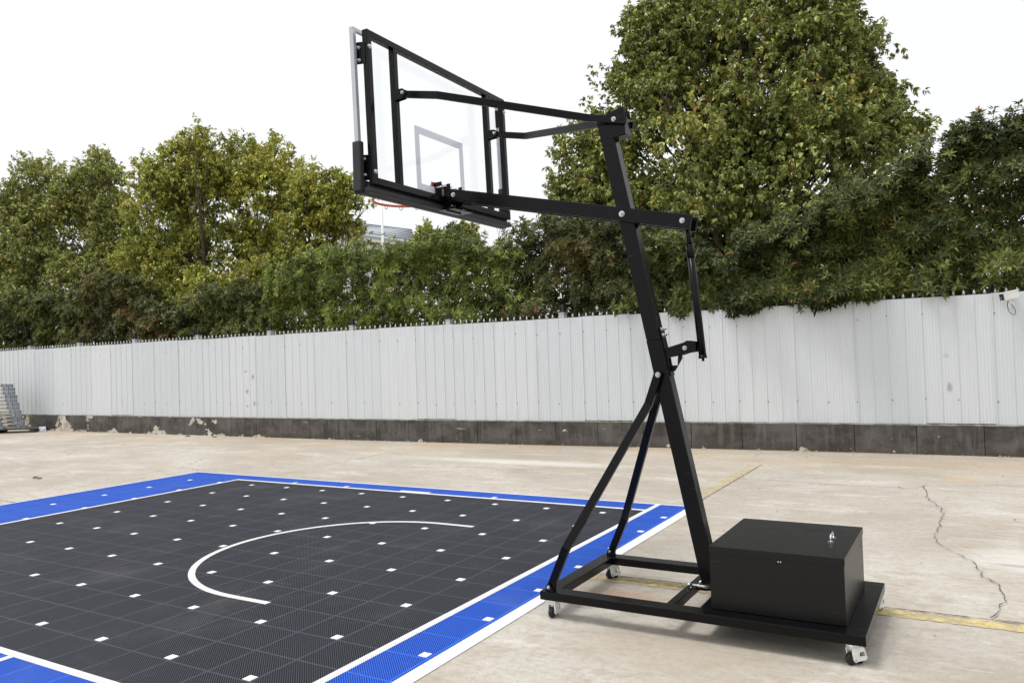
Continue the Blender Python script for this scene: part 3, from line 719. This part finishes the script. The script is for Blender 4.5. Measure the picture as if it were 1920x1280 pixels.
ords = ['lowest', 'second', 'third', 'fourth', 'fifth', 'sixth', 'seventh', 'eighth', 'ninth', 'tenth', 'eleventh', 'topmost']
for k in range(NR):
    o = r0 if k == 0 else copy_tree(r0)
    lean = -.028*k
    o.location = (-12.98+lean*.84+rng.normal(0, .014), 3.84+lean*.54+rng.normal(0, .014), .106+k*.0985)
    o.rotation_euler = (0, 0, R(33)+rng.normal(0, .012))
    o['label'] = ('galvanised steel rack with cream rails, %s of the stack counting up from the pallet' % ords[k]) if 0 < k < NR-1 else 'galvanised steel rack with cream rails, %s of the stack on the pallet' % ords[k]
def crumple(name, loc, size, mat, label, cat, seed, flat=.35):
    m = MB(); bmesh.ops.create_icosphere(m.bm, subdivisions=3, radius=1)
    for v in m.bm.verts:
        n_ = noise.noise(v.co*1.7+Vector((seed, 0, 0)))*.55+noise.noise(v.co*5+Vector((0, seed, 0)))*.22
        v.co = Vector((v.co.x*size[0], v.co.y*size[1], max(0, v.co.z+.25)*size[2]))*(1+n_)
        v.co.z = max(0.001, v.co.z)
    return tag(m.build(name, mat, loc=loc), label=label, cat=cat)
crumple('plastic_bag', (-11.85, 4.46, 0), (.15, .08, .09), MT['bag'], 'crumpled clear plastic bag by the pallet at the foot of the wall', 'bag', 3)
crumple('plastic_sheet', (-13.25, 3.66, .106+NR*.0985), (.45, .28, .045), MT['bag'], 'crumpled pale plastic sheet lying on top of the stacked racks', 'plastic sheet', 8)

# ------------------------------------------------------------------ vegetation
MT['dry'] = simple('dry_leaf', (.30, .20, .09), .8, 0, .4, 20); MT['dry2'] = simple('dark_dry_leaf', (.10, .06, .035), .8, 0, .4, 20)
def leaf_mat(name, cols, rough=.42, trans=.25, spec=.4):
    t = NT(name)
    at = t.node('ShaderNodeAttribute'); at.attribute_name = 'tint'
    rp = t.node('ShaderNodeValToRGB'); e = rp.color_ramp.elements
    while len(e) < len(cols): e.new(.5)
    for k, (p, c) in enumerate(cols): e[k].position = p; e[k].color = (*c, 1)
    t.l.new(at.outputs['Fac'], rp.inputs[0])
    gi = t.node('ShaderNodeNewGeometry')
    hv = t.node('ShaderNodeHueSaturation'); t.l.new(rp.outputs[0], hv.inputs['Color'])
    t.l.new(t.ramp(gi.outputs['Random Per Island'], 0, 1, .65, 1.4), hv.inputs['Value'])
    t.set(Base_Color=hv.outputs[0], Roughness=rough); t.b.inputs['Specular IOR Level'].default_value = spec
    tl = t.node('ShaderNodeBsdfTranslucent'); t.l.new(hv.outputs[0], tl.inputs[0])
    mx = t.node('ShaderNodeMixShader'); mx.inputs[0].default_value = trans
    t.l.new(t.b.outputs[0], mx.inputs[1]); t.l.new(tl.outputs[0], mx.inputs[2]); t.l.new(mx.outputs[0], t.n['Material Output'].inputs[0])
    return t.m
MT['camphor'] = leaf_mat('camphor_leaf', [(0, (0.117, 0.151, 0.040)), (.4, (0.242, 0.276, 0.072)), (.78, (0.444, 0.465, 0.136)), (.93, (0.574, 0.502, 0.117)), (1, (0.496, 0.238, 0.071))], 0.42, 0.24, 0.45)
MT['camphor2'] = leaf_mat('yellow_camphor_leaf', [(0, (0.128, 0.159, 0.029)), (.4, (0.287, 0.319, 0.058)), (.78, (0.511, 0.518, 0.103)), (.95, (0.600, 0.505, 0.107)), (1, (0.434, 0.212, 0.060))], 0.42, 0.26, 0.4)
MT['hedgeleaf'] = leaf_mat('glossy_hedge_leaf', [(0, (0.026, 0.038, 0.011)), (.45, (0.071, 0.092, 0.023)), (.82, (0.183, 0.215, 0.050)), (.93, (0.235, 0.166, 0.057)), (1, (0.353, 0.144, 0.067))], 0.36, 0.16, 0.22)
MT['hedgelight'] = leaf_mat('bright_hedge_leaf', [(0, (0.049, 0.072, 0.016)), (.45, (0.132, 0.174, 0.035)), (.82, (0.298, 0.365, 0.068)), (.94, (0.221, 0.155, 0.055)), (1, (0.310, 0.155, 0.077))], 0.4, 0.2, 0.22)
MT['hedgered'] = leaf_mat('reddish_hedge_leaf', [(0, (0.031, 0.040, 0.013)), (.45, (0.083, 0.097, 0.026)), (.72, (0.143, 0.143, 0.042)), (.88, (0.220, 0.143, 0.055)), (1, (0.352, 0.165, 0.088))], 0.38, 0.16, 0.22)

def leaf_mesh(name, C, A, N, Ls, Ws, T, mat, parent):
    n = len(C)
    A = A/np.linalg.norm(A, axis=1, keepdims=True); S = np.cross(A, N); S /= np.linalg.norm(S, axis=1, keepdims=True)+1e-9
    Nn = np.cross(S, A); Ls = Ls[:, None]; Ws = Ws[:, None]
    tip = C+A*Ls-Nn*Ls*.10; mid = C+A*Ls*.42
    Lf = mid+S*Ws*.5+Nn*Ws*.22; Rt = mid-S*Ws*.5+Nn*Ws*.22
    V = np.stack([C, Lf, tip, Rt], 1).reshape(-1, 3)
    b = np.arange(n)*4
    F = np.stack([b, b+2, b+1, b, b+3, b+2], 1).reshape(-1)
    me = bpy.data.meshes.new(name)
    me.vertices.add(len(V)); me.vertices.foreach_set('co', V.astype(np.float32).ravel())
    me.loops.add(len(F)); me.loops.foreach_set('vertex_index', F.astype(np.int32))
    me.polygons.add(2*n); me.polygons.foreach_set('loop_start', np.arange(0, 6*n, 3, dtype=np.int32))
    me.update(calc_edges=True); me.validate()
    at = me.attributes.new('tint', 'FLOAT', 'POINT'); at.data.foreach_set('value', np.repeat(T, 4).astype(np.float32))
    me.materials.append(mat)
    o = bpy.data.objects.new(name, me); COL.objects.link(o); o.parent = parent; return o

def unit(n):
    v = rng.normal(size=(n, 3)); return v/np.linalg.norm(v, axis=1, keepdims=True)
def rosettes(cent, outw, per, size, wid, droop, upb, spread, tint, tsig):
    """leaves radiating from twig points"""
    n = len(cent); C = np.repeat(cent, per, 0); O = np.repeat(outw, per, 0)
    A = unit(n*per)*spread+O*.8; A[:, 2] += np.where(droop > 0, -droop, upb)
    C = C+unit(n*per)*size*.22
    N = unit(n*per)*.55+np.array([0, 0, 1.0])+O*.7
    Ls = size*rng.uniform(.65, 1.25, n*per); Ws = Ls*wid*rng.uniform(.8, 1.2, n*per)
    T = np.repeat(tint+rng.normal(0, tsig, n), per)+rng.normal(0, .12, n*per)
    hot = rng.random(n*per) < .03; T[hot] = rng.uniform(.9, 1, hot.sum())
    return C, A, N, Ls, Ws, np.clip(T, 0, 1)

def whorls(cent, outw, per, size, wid, tint, tsig):
    # leaves spreading like a star round each twig end
    n = len(cent); O = outw+unit(n)*.45; O /= np.linalg.norm(O, axis=1, keepdims=True)
    U = np.cross(O, unit(n)); U /= np.linalg.norm(U, axis=1, keepdims=True); V_ = np.cross(O, U)
    ang = (np.arange(per)[None]*2.4+rng.uniform(0, 6.28, (n, 1))+rng.normal(0, .25, (n, per)))[..., None]
    lift = rng.uniform(.05, .85, (n, per, 1))
    A = (U[:, None]*np.cos(ang)+V_[:, None]*np.sin(ang))+O[:, None]*lift
    A[..., 2] -= .10
    C = np.repeat(cent, per, 0)+(O[:, None]*rng.uniform(-.35, .1, (n, per, 1))*size).reshape(-1, 3)
    N = np.repeat(O, per, 0)+unit(n*per)*.2
    sz = np.repeat(rng.uniform(.75, 1.2, n), per)
    Ls = size*sz*rng.uniform(.7, 1.15, n*per); Ws = Ls*wid*rng.uniform(.85, 1.15, n*per)
    T = np.repeat(tint+rng.normal(0, tsig, n), per)+rng.normal(0, .10, n*per)
    T = np.minimum(T, .87); hot = rng.random(n*per) < .02; T[hot] = rng.uniform(.88, 1, hot.sum())
    return C, A.reshape(-1, 3), N, Ls, Ws, np.clip(T, 0, 1)

def make_tree(name, base, blobs, nl, per_l, leafsize, mat, label, tint=.45, lobe_r=(.45, .8), wid=.5, trunk_r=.22, stems=1, dens_gap=.0, depth=.8, loc_z=0, inner=.25, sprays=4):
    global rng
    rng = np.random.default_rng(abs(int(base[0]*100))+11)
    root = empty(name, base, label=label, cat='tree', group='trees behind the fence')
    bs = np.array([(b[0], b[1], b[2], b[3], b[3]*depth, b[4]) for b in blobs], float); bs[:, :3] -= np.array(base)
    area = bs[:, 3]*bs[:, 5]; pr = area/area.sum()
    lobes = []
    tries = 0
    while len(lobes) < nl and tries < nl*40:
        tries += 1
        b = bs[rng.choice(len(bs), p=pr)]
        d = unit(1)[0]
        rad = 1.0 if rng.random() > inner else rng.uniform(.2, .85)
        lr = rng.uniform(*lobe_r)
        p = b[:3]+d*(b[3:6]-lr*.75)*rad
        # keep lobes on the outside of the union of blobs (unless inner)
        q = (p-bs[:, :3])/np.maximum(.2, bs[:, 3:6]-lr*.75); ins_ = (np.linalg.norm(q, axis=1) < .80).any()
        if ins_ and rad == 1.0 and rng.random() < .8: continue
        if p[1] > bs[:, 1].max()+.5 and rng.random() < .6: continue
        if rng.random() < .22: p = p+d*rng.uniform(.1, .38); lr *= rng.uniform(.4, .65)
        lobes.append((p, lr))
    Cs, Os = [], []; tints = []
    for p, lr in lobes:
        k = int(per_l*(lr/np.mean(lobe_r))**2)
        d = unit(k); d[:, 2] = np.where(d[:, 2] < -.25, -d[:, 2]*.7, d[:, 2])
        d /= np.linalg.norm(d, axis=1, keepdims=True)
        r = lr*rng.uniform(.45, 1.08, k)**.6
        st_ = rng.uniform(.75, 1.3)
        c = p+d*r[:, None]*np.array([1/st_**.5, 1/st_**.5, st_])
        c += np.array([[noise.noise(Vector(q*2.3))*.28, noise.noise(Vector(q*2.3+5))*.28, noise.noise(Vector(q*2.3+9))*.34] for q in c])
        keep = np.array([noise.noise(Vector(q*1.9+31)) > -.30 for q in c]); c = c[keep]; d = d[keep]; k = len(c)
        # a few thin sprays poking out
        nsp = rng.integers(0, sprays)
        for _ in range(nsp):
            sd_ = unit(1)[0]; sd_[2] = abs(sd_[2])*.9+.25; sd_ /= np.linalg.norm(sd_)
            q = np.linspace(.75, rng.uniform(1.15, 1.55), 7)[:, None]
            c = np.concatenate([c, p+sd_*q*lr+rng.normal(0, .03, (7, 3))]); d = np.concatenate([d, np.repeat(sd_[None], 7, 0)])
        k = len(c)
        Cs.append(c); Os.append(d); tints.append(np.full(k, rng.normal(0, .10)))
    Cs = np.concatenate(Cs); Os = np.concatenate(Os)
    C, A, N, Ls, Ws, T = rosettes(Cs, Os*.55, 6, leafsize, wid, .75, 0, .8, tint, .10)
    T = np.clip(T+np.repeat(np.concatenate(tints), 6), 0, 1)
    leaf_mesh('crown', C, A, N, Ls, Ws, T, mat, root)
    # wood
    m = MB(); zc = bs[:, 2].mean(); ztop = (bs[:, 2]+bs[:, 5]*.05).max()
    trunks = []
    for s_ in range(stems):
        off = Vector((rng.normal(0, .35)*(stems > 1), rng.normal(0, .25)*(stems > 1), 0)); k = rng.integers(len(bs))
        tx, ty = (bs[k, 0], bs[k, 1]) if stems > 1 else (bs[:, 0].mean(), bs[:, 1].mean())
        pts = [Vector((off.x+(tx-off.x)*(q**1.4)+noise.noise(Vector((q*4, s_, 1)))*.25, off.y+(ty-off.y)*q**1.4+noise.noise(Vector((q*4, s_, 7)))*.25, ztop*q)) for q in np.linspace(0, 1, 9)]
        rr_ = [trunk_r*(1-.86*q) for q in np.linspace(0, 1, 9)]
        m.tube(pts, rr_, 9); trunks.append((pts, rr_))
    for p, lr in lobes:
        if rng.random() < .5: continue
        pts, rr_ = trunks[rng.integers(len(trunks))]
        P_ = Vector(p)
        # leave the trunk below the lobe
        hz = max(.8, P_.z-rng.uniform(.8, 2.2)-.35*math.hypot(P_.x-pts[0].x, P_.y-pts[0].y)*.6)
        q = min(.95, max(.12, hz/ztop)); f_ = q*8; i_ = min(7, int(f_)); st = pts[i_].lerp(pts[i_+1], f_-i_); r0_ = (rr_[i_]*(1-f_+i_)+rr_[i_+1]*(f_-i_))*.30
        mid = st.lerp(P_, .5)+Vector((0, 0, -.12*(P_-st).length))+Vector(unit(1)[0])*.12
        m.tube([st, st.lerp(mid, .6)+Vector((0, 0, -.03)), mid, P_], [r0_, r0_*.7, r0_*.5, .009], 6, cap=False)
        for w_ in range(4):
            e = P_+Vector(unit(1)[0])*lr*.8; m.tube([mid.lerp(P_, .6), P_.lerp(e, .5)+Vector((0, 0, .05)), e], [.012, .007, .003], 4, cap=False)
    m.build('trunk', MT['bark'], root)
    return root

def make_hedge(name, x0, x1, prof, mat, label, n, leafsize, wid, tint, tsig, y0=5.55, y1=6.55, zb=2.05, shoots=10, overhang=.0, bumpy=.42, seed=0, group=None):
    global rng
    rng = np.random.default_rng(seed+40)
    root = empty(name, ((x0+x1)/2, (y0+y1)/2, 0), label=label, cat='hedge', group='hedge plants along the fence')
    ox, oy = (x0+x1)/2, (y0+y1)/2
    def top(x): return float(np.interp(x, [p[0] for p in prof], [p[1] for p in prof]))
    cs = []; os_ = []
    n = int(n*1.35)
    while len(cs) < n:
        x = rng.uniform(x0, x1)+rng.normal(0, .28); tp = top(x)+noise.noise(Vector((x*1.3, seed, 0)))*bumpy*1.1+noise.noise(Vector((x*4, seed, 5)))*bumpy*.9+noise.noise(Vector((x*11, seed, 5)))*bumpy*.5
        z = rng.uniform(zb, tp)
        # bulging front with clumps, mostly outer shell
        e = (noise.noise(Vector((x*1.5, z*1.7, seed+3)))*.50+noise.noise(Vector((x*3.2, z*3.6, seed+9)))*.34)
        yf = y0-e-overhang*max(0, 1-abs(z-2.35)/.5)
        z = min(z, tp-abs(rng.normal(0, .03))) if rng.random() < .9 else tp+rng.uniform(0, .22)
        u = rng.random()
        if u < .58: y = yf+abs(rng.normal(0, .10))
        elif u < .9: y = rng.uniform(yf, y1)
        else: y = rng.uniform(yf, y1); z = tp-abs(rng.normal(0, .08))
        if z < 2.24 and y > fy(x)-.02+.0 and rng.random() < .0: continue
        if z < 2.2 and y < fy(x)+.3 and y > fy(x)-.05: y = fy(x)+.35
        o = np.array([rng.normal(0, .3), -1.0 if y < y0+.3 else rng.normal(0, .6), .35 if z < tp-.2 else 1.0]); o /= np.linalg.norm(o)
        cs.append((x-ox, y-oy, z)); os_.append(o)
    m = MB()
    # leggy shoots above the top
    for k in range(shoots):
        x = rng.uniform(x0, x1); tp = top(x); y = rng.uniform(y0+.1, y1-.1); h = rng.uniform(.12, .42); dx = rng.normal(0, .08)
        m.tube([(x-ox, y-oy, tp-.4), (x-ox+dx*.4, y-oy, tp), (x-ox+dx, y-oy, tp+h)], [.008, .006, .003], 4, cap=False)
        for q in (.45, .7, .9, 1):
            cs.append((x-ox+dx*q, y-oy, tp+h*q)); os_.append(np.array([0, 0, .9]))
    cs = np.array(cs); os_ = np.array(os_)
    C, A, N, Ls, Ws, T = whorls(cs, os_, 8, leafsize, wid, tint, tsig)
    big = np.array([noise.noise(Vector((c[0]*1.1+seed, c[2]*1.3, c[1]))) for c in cs])
    T = np.where(T > .88, T, np.clip(T+np.repeat(big, 8)*.45, 0, .87 if mat is not MT['hedgered'] else .93))
    leaf_mesh('foliage', C, A, N, Ls, Ws, T, mat, root)
    k = 0; x = x0+.2
    while x < x1:
        tp = top(x)
        for w_ in range(3):
            bx_ = x+rng.normal(0, .08); y = rng.uniform(y0+.15, y1-.2)
            pts = [Vector((bx_-ox, y-oy, 0))]
            for q in (.3, .6, .97): pts.append(Vector((bx_-ox+rng.normal(0, .12)*q*2, y-oy+rng.normal(0, .10), tp*q)))
            m.tube(pts, [.03, .022, .014, .005], 6, cap=False)
            for z_ in np.arange(1.9, tp, .22):
                q = Vector((bx_-ox, y-oy, z_)); e = q+Vector((rng.normal(0, .3), -rng.uniform(.1, .4), rng.uniform(.05, .3))); m.tube([q, q.lerp(e, .5)+Vector((0, 0, -.03)), e], [.01, .007, .003], 4, cap=False)
        x += .55
    m.build('stems', MT['bark'], root)
    return root

PR = [(-18.44, 3.74), (-17.13, 3.75), (-14.14, 3.55), (-12.6, 3.3), (-11.5, 3.85), (-10.04, 3.95), (-9.2, 3.15), (-8.28, 2.75), (-7.4, 2.8), (-6.66, 3.2), (-5.6, 3.45), (-4.8, 3.2), (-4.09, 3.61), (-3.09, 3.7), (-2.15, 3.8), (-1.26, 3.77), (-0.41, 3.78), (0.39, 3.78), (1.02, 3.66), (1.63, 3.5), (2.11, 3.71), (2.57, 3.81), (3.23, 3.84), (4.06, 3.65), (4.83, 3.15), (5.76, 3.1), (6.45, 3.05), (6.96, 3.25), (7.45, 3.60), (7.91, 3.85), (8.35, 3.95), (8.78, 4.15), (9.19, 4.35), (9.59, 4.5), (9.97, 4.44), (12, 4.37)]
HL = MT['hedgeleaf']; HG = MT['hedgelight']; HR = MT['hedgered']
make_hedge('hedge', -19, -11.8, PR, HL, 'dark green hedge under the leftmost trees, behind the stacked racks', 4200, .11, .36, .55, .12, seed=1, overhang=.0, shoots=6)
make_hedge('hedge', -11.8, -8.2, PR, HR, 'reddish brown tinted hedge under the yellow green tree', 2400, .11, .34, .50, .13, seed=2, shoots=5, overhang=.1)
make_hedge('hedge', -8.2, -4.6, PR, HL, 'dark hedge with gaps between the yellow green trees and the bright hedge', 2100, .11, .34, .60, .13, seed=3, shoots=6)
make_hedge('hedge', -4.6, -.6, PR, HG, 'bright green bushy hedge below the pale building', 3300, .105, .32, .50, .13, seed=4, shoots=12)
make_hedge('hedge', -.6, 2.0, PR, HG, 'olive green hedge with brownish leaves below the backboard', 2500, .10, .32, .42, .16, seed=5, shoots=8, overhang=.05)
make_hedge('hedge', 2.0, 4.5, PR, HR, 'dark reddish hedge behind the middle of the leaning post', 2700, .095, .34, .38, .15, seed=6, shoots=12, overhang=.1)
tw = MB()
for k in range(8):
    x = .75+k*.2+rng.normal(0, .08); d = rng.choice([-1, 1])
    pts = [(x, 6.2, 3.2), (x+.05*d, 6.2, 3.85), (x+.16*d, 6.18, 4.18+rng.uniform(0, .14)), (x+.36*d, 6.15, 4.26+rng.uniform(-.12, .12))]
    tw.tube(pts, [.006, .005, .003, .002], 4, cap=False)
    for j in range(7):
        q = Vector(pts[2]).lerp(Vector(pts[3]), j/6); r_ = .035
        vv = [tw.bm.verts.new(q+Vector(v)) for v in ((0, 0, 0), (.012, .01, -.02), (.002, .015, -.055), (-.012, .0, -.025))]; tw._f(vv)
tag(tw.build('dry_twigs', MT['dry2']), label='thin dry arching twigs with small dark leaves above the hedge under the backboard', cat='twigs')
make_hedge('hedge', 4.5, 6.9, PR, HL, 'dark hedge drooping over the fence right of the post', 2900, .112, .33, .42, .11, seed=7, shoots=4, overhang=.62, y0=5.75)
make_hedge('hedge', 6.9, 8.6, PR, HL, 'tall dark green hedge left of the security camera', 3000, .112, .33, .46, .11, seed=8, shoots=10, overhang=.60, y0=5.8)
make_hedge('hedge', 8.6, 11.2, PR, HL, 'tallest hedge with thin leafy shoots above the security camera', 3700, .105, .32, .43, .12, seed=9, shoots=26, overhang=.15, y0=5.85)

BIG = [(3.3, 9.5, 7.4, 1.3, 1.2), (3.75, 9.5, 8.4, 1.15, 1.1), (6.75, 9.5, 8.2, 1.15, 1.1), (7.1, 9.5, 6.6, 1.25, 1.2), (2.0, 9.2, 4.5, 1.25, 1.2), (5.31, 9.5, 8.23, 2.01, 1.39), (5.41, 9.5, 6.7, 2.66, 1.66), (5.24, 9.5, 5.16, 3.56, 1.78), (2.51, 9.2, 5.51, 1.43, 1.43), (7.7, 9.5, 5.52, 1.13, 1.23), (3.03, 9.0, 4.0, 1.91, 1.27), (5.74, 9.0, 3.93, 3.19, 1.06)]
make_tree('broadleaf_tree', (5.3, 9.6, 0), BIG, 450, 88, .106, MT['camphor'], 'large dense rounded green tree rising out of the frame behind the hoop post', tint=.42, lobe_r=(.45, .85), trunk_r=.30, wid=.62, inner=.35, sprays=2)
T1 = [(-19.05, 8.2, 7.63, 1.41, 1.54), (-20.74, 8.2, 6.59, 1.65, 1.65), (-18.34, 8.2, 5.96, 1.67, 1.85), (-19.92, 8.2, 4.59, 1.91, 1.53), (-18.3, 7.4, 3.7, 1.5, .9)]
T2 = [(-15.18, 8.4, 7.6, 1.09, 1.44), (-16.57, 8.4, 6.89, 1.26, 1.45), (-14.66, 8.4, 5.78, 1.04, 1.56), (-15.75, 8.4, 4.29, 1.95, 1.42), (-14.6, 7.4, 3.3, 1.6, .9)]
T3 = [(-9.98, 8.0, 7.43, 1.06, 1.12), (-11.34, 8.0, 6.99, 1.2, 1.12), (-10.64, 8.0, 5.79, 1.89, 1.58), (-11.18, 8.0, 4.41, 1.91, 1.59), (-8.8, 7.5, 3.43, 1.48, 1.04), (-10.4, 7.1, 3.3, 1.3, .8), (-8.5, 6.8, 2.9, .9, .7)]
T4 = [(-9.35, 9.0, 7.37, 0.96, 1.11), (-8.11, 9.0, 7.11, 0.93, 1.01), (-7.39, 9.0, 6.31, 0.76, 0.91), (-8.72, 9.0, 5.86, 1.41, 1.57), (-8.55, 9.0, 4.27, 1.56, 1.4), (-7.2, 7.9, 3.4, 1.1, .9)]
T5 = [(-5.96, 8.6, 6.13, 0.84, 0.84), (-5.11, 8.6, 5.66, 0.71, 0.92), (-5.81, 8.6, 4.88, 1.23, 1.01), (-6.44, 8.6, 3.91, 1.46, 1.02)]
SM = [(-5.39, 13.0, 5.16, 0.59, 0.59), (-4.07, 13.0, 5.11, 0.69, 0.53), (-4.69, 13.0, 4.59, 1.33, 0.5)]
make_tree('broadleaf_tree', (-19.3, 8.3, 0), T1, 165, 74, .115, MT['camphor'], 'green tree at the left edge of the picture', tint=.5, lobe_r=(.40, .75), stems=2, trunk_r=.16, wid=.5)
make_tree('broadleaf_tree', (-15.6, 8.5, 0), T2, 165, 74, .115, MT['camphor'], 'green tree with a bushy top left of the tallest yellow green tree', tint=.5, lobe_r=(.38, .7), stems=2, trunk_r=.16, wid=.5)
make_tree('broadleaf_tree', (-10.5, 8.2, 0), T3, 230, 78, .108, MT['camphor2'], 'tallest yellow green tree in the left group', tint=.5, lobe_r=(.38, .72), stems=3, trunk_r=.085, wid=.5)
make_tree('broadleaf_tree', (-8.6, 9.2, 0), T4, 130, 66, .108, MT['camphor2'], 'loose yellow green tree with bare dark stems showing, right of the tallest one', tint=.55, lobe_r=(.35, .6), stems=3, trunk_r=.08, wid=.5)
make_tree('broadleaf_tree', (-5.8, 8.8, 0), T5, 95, 70, .108, MT['camphor2'], 'smaller yellow green tree beside the flagpole', tint=.5, lobe_r=(.32, .58), stems=2, trunk_r=.10, wid=.5)
make_tree('broadleaf_tree', (-4.6, 13.1, 0), SM, 50, 40, .12, MT['camphor2'], 'small distant tree top showing under the backboard right of the building roof', tint=.55, lobe_r=(.28, .45), stems=2, trunk_r=.10, wid=.5)

# ------------------------------------------------------------------ building and flagpole far behind
bld = empty('pale_building', (-20, 26, 0), label='pale building with a grey metal roof far behind the hedge', cat='building')
bo = Vector((-20, 26, 0))
E0, E1, R1, R0 = [Vector(q)-bo for q in ((-19.2, 24.0, 8.36), (-18.65, 29.9, 8.36), (-22.9, 34.9, 10.3), (-24.6, 28.2, 10.3))]
dz = Vector((0, 0, .12))
m = MB(); m.hexa([E0, E1, R1, R0, E0+dz, E1+dz, R1+dz, R0+dz]); rf = m.build('roof', MT['roof'], bld)
m = MB()
for k in range(1, 8):
    q = k/8; a = E0.lerp(R0, q)+dz; b = E1.lerp(R1, q)+dz; m.bar([a+Vector((0, 0, .03)), b+Vector((0, 0, .03))], .05, .06)
m.build('roof_seams', simple('roof_seam', (.10, .115, .13), .5), rf)
W0, W1, W2, W3 = [E0.lerp(R0, .06), E1.lerp(R0, .05), R1.lerp(E0, .06), R0.lerp(E1, .05)]
m = MB(); m.hexa([Vector((p.x, p.y, 0)) for p in (W0, W1, W2, W3)]+[W0-dz*.1, W1-dz*.1, W2-dz*.1, W3-dz*.1]); m.build('wall', MT['plaster'], bld)
m = MB(); m.bar([E0+Vector((-.06, 0, -.1)), E1+Vector((-.06, 0, -.1))], .12, .16, side=(1, 0, 0)); m.bar([W0+Vector((.03, 0, -.75)), W1+Vector((.03, 0, -.75))], .08, .10, side=(1, 0, 0)); m.build('eaves', MT['plaster'], bld)
fp = MB(); fp.tube([(0, 0, 0), (0, 0, 5), (0, 0, 9.6)], [.085, .07, .05], 14); fp.mi = 0
bmesh.ops.create_icosphere(fp.bm, subdivisions=2, radius=.09, matrix=Matrix.Translation((0, 0, 9.66)))
tag(fp.build('flagpole', MT['white'], loc=(-14.72, 22, 0)), label='tall thin white flagpole rising behind the hedge below the rim', cat='flagpole')

# ------------------------------------------------------------------ dry leaves lying about
def dry_leaf(loc, size, rz_, mat, label):
    m = MB(); N = 8; L_ = []
    for k in range(N+1):
        q = k/N; wv = math.sin(math.pi*q)**.7*.42; z = .10+.28*math.sin(q*3.0+loc[0])**2
        L_.append([m.bm.verts.new(((q-.5)*size, wv*size*.5, (z+.10)*size*.6)), m.bm.verts.new(((q-.5)*size, 0, z*size*.3)), m.bm.verts.new(((q-.5)*size, -wv*size*.5, (z+.16)*size*.6))])
    for a, b in zip(L_, L_[1:]):
        m._f([a[0], a[1], b[1], b[0]], True); m._f([a[1], a[2], b[2], b[1]], True)
    bmesh.ops.remove_doubles(m.bm, verts=m.bm.verts, dist=1e-4)
    o = m.build('fallen_leaf', mat, loc=(*loc, .002)); o.rotation_euler.z = rz_
    return tag(o, label=label, cat='leaf', group='fallen leaves')
dry_leaf((-2.53, -.65), .13, .6, MT['dry'], 'curled tan leaf alone on the concrete left of the court')
dry_leaf((-5.92, 4.42), .11, 1.2, MT['dry2'], 'brown leaf near the wall, left of the pair under the peeling paint')
dry_leaf((-5.13, 4.49), .12, .2, MT['dry'], 'larger tan leaf close to the wall foot beside a brown one')
m = MB()
for k in range(420):
    if rng.random() < .55: x = rng.uniform(-9, 11); y = fy(x)-.15-abs(rng.normal(0, .9))
    else: x = rng.uniform(-6, 12); y = rng.uniform(-6, 4.6)
    if X0c-.05 < x < X1c+.1 and y < Y1c+.05: continue
    if 6.8 < x < 8.8 and -2.9 < y < -1.8: continue
    r = rng.uniform(.004, .014); a = rng.uniform(0, 6.28); ca, sa = math.cos(a), math.sin(a)
    vs_ = [m.bm.verts.new((x+ca*u-sa*v, y+sa*u+ca*v, .002+h)) for u, v, h in ((-r*1.5, 0, 0), (0, r*.6, r*.35), (r*1.5, 0, .002), (0, -r*.6, r*.2))]
    m._f(vs_)
tag(m.build('ground_litter', MT['dry2']), label='scattered small dark leaf bits and grit on the concrete', cat='litter', kind='stuff')
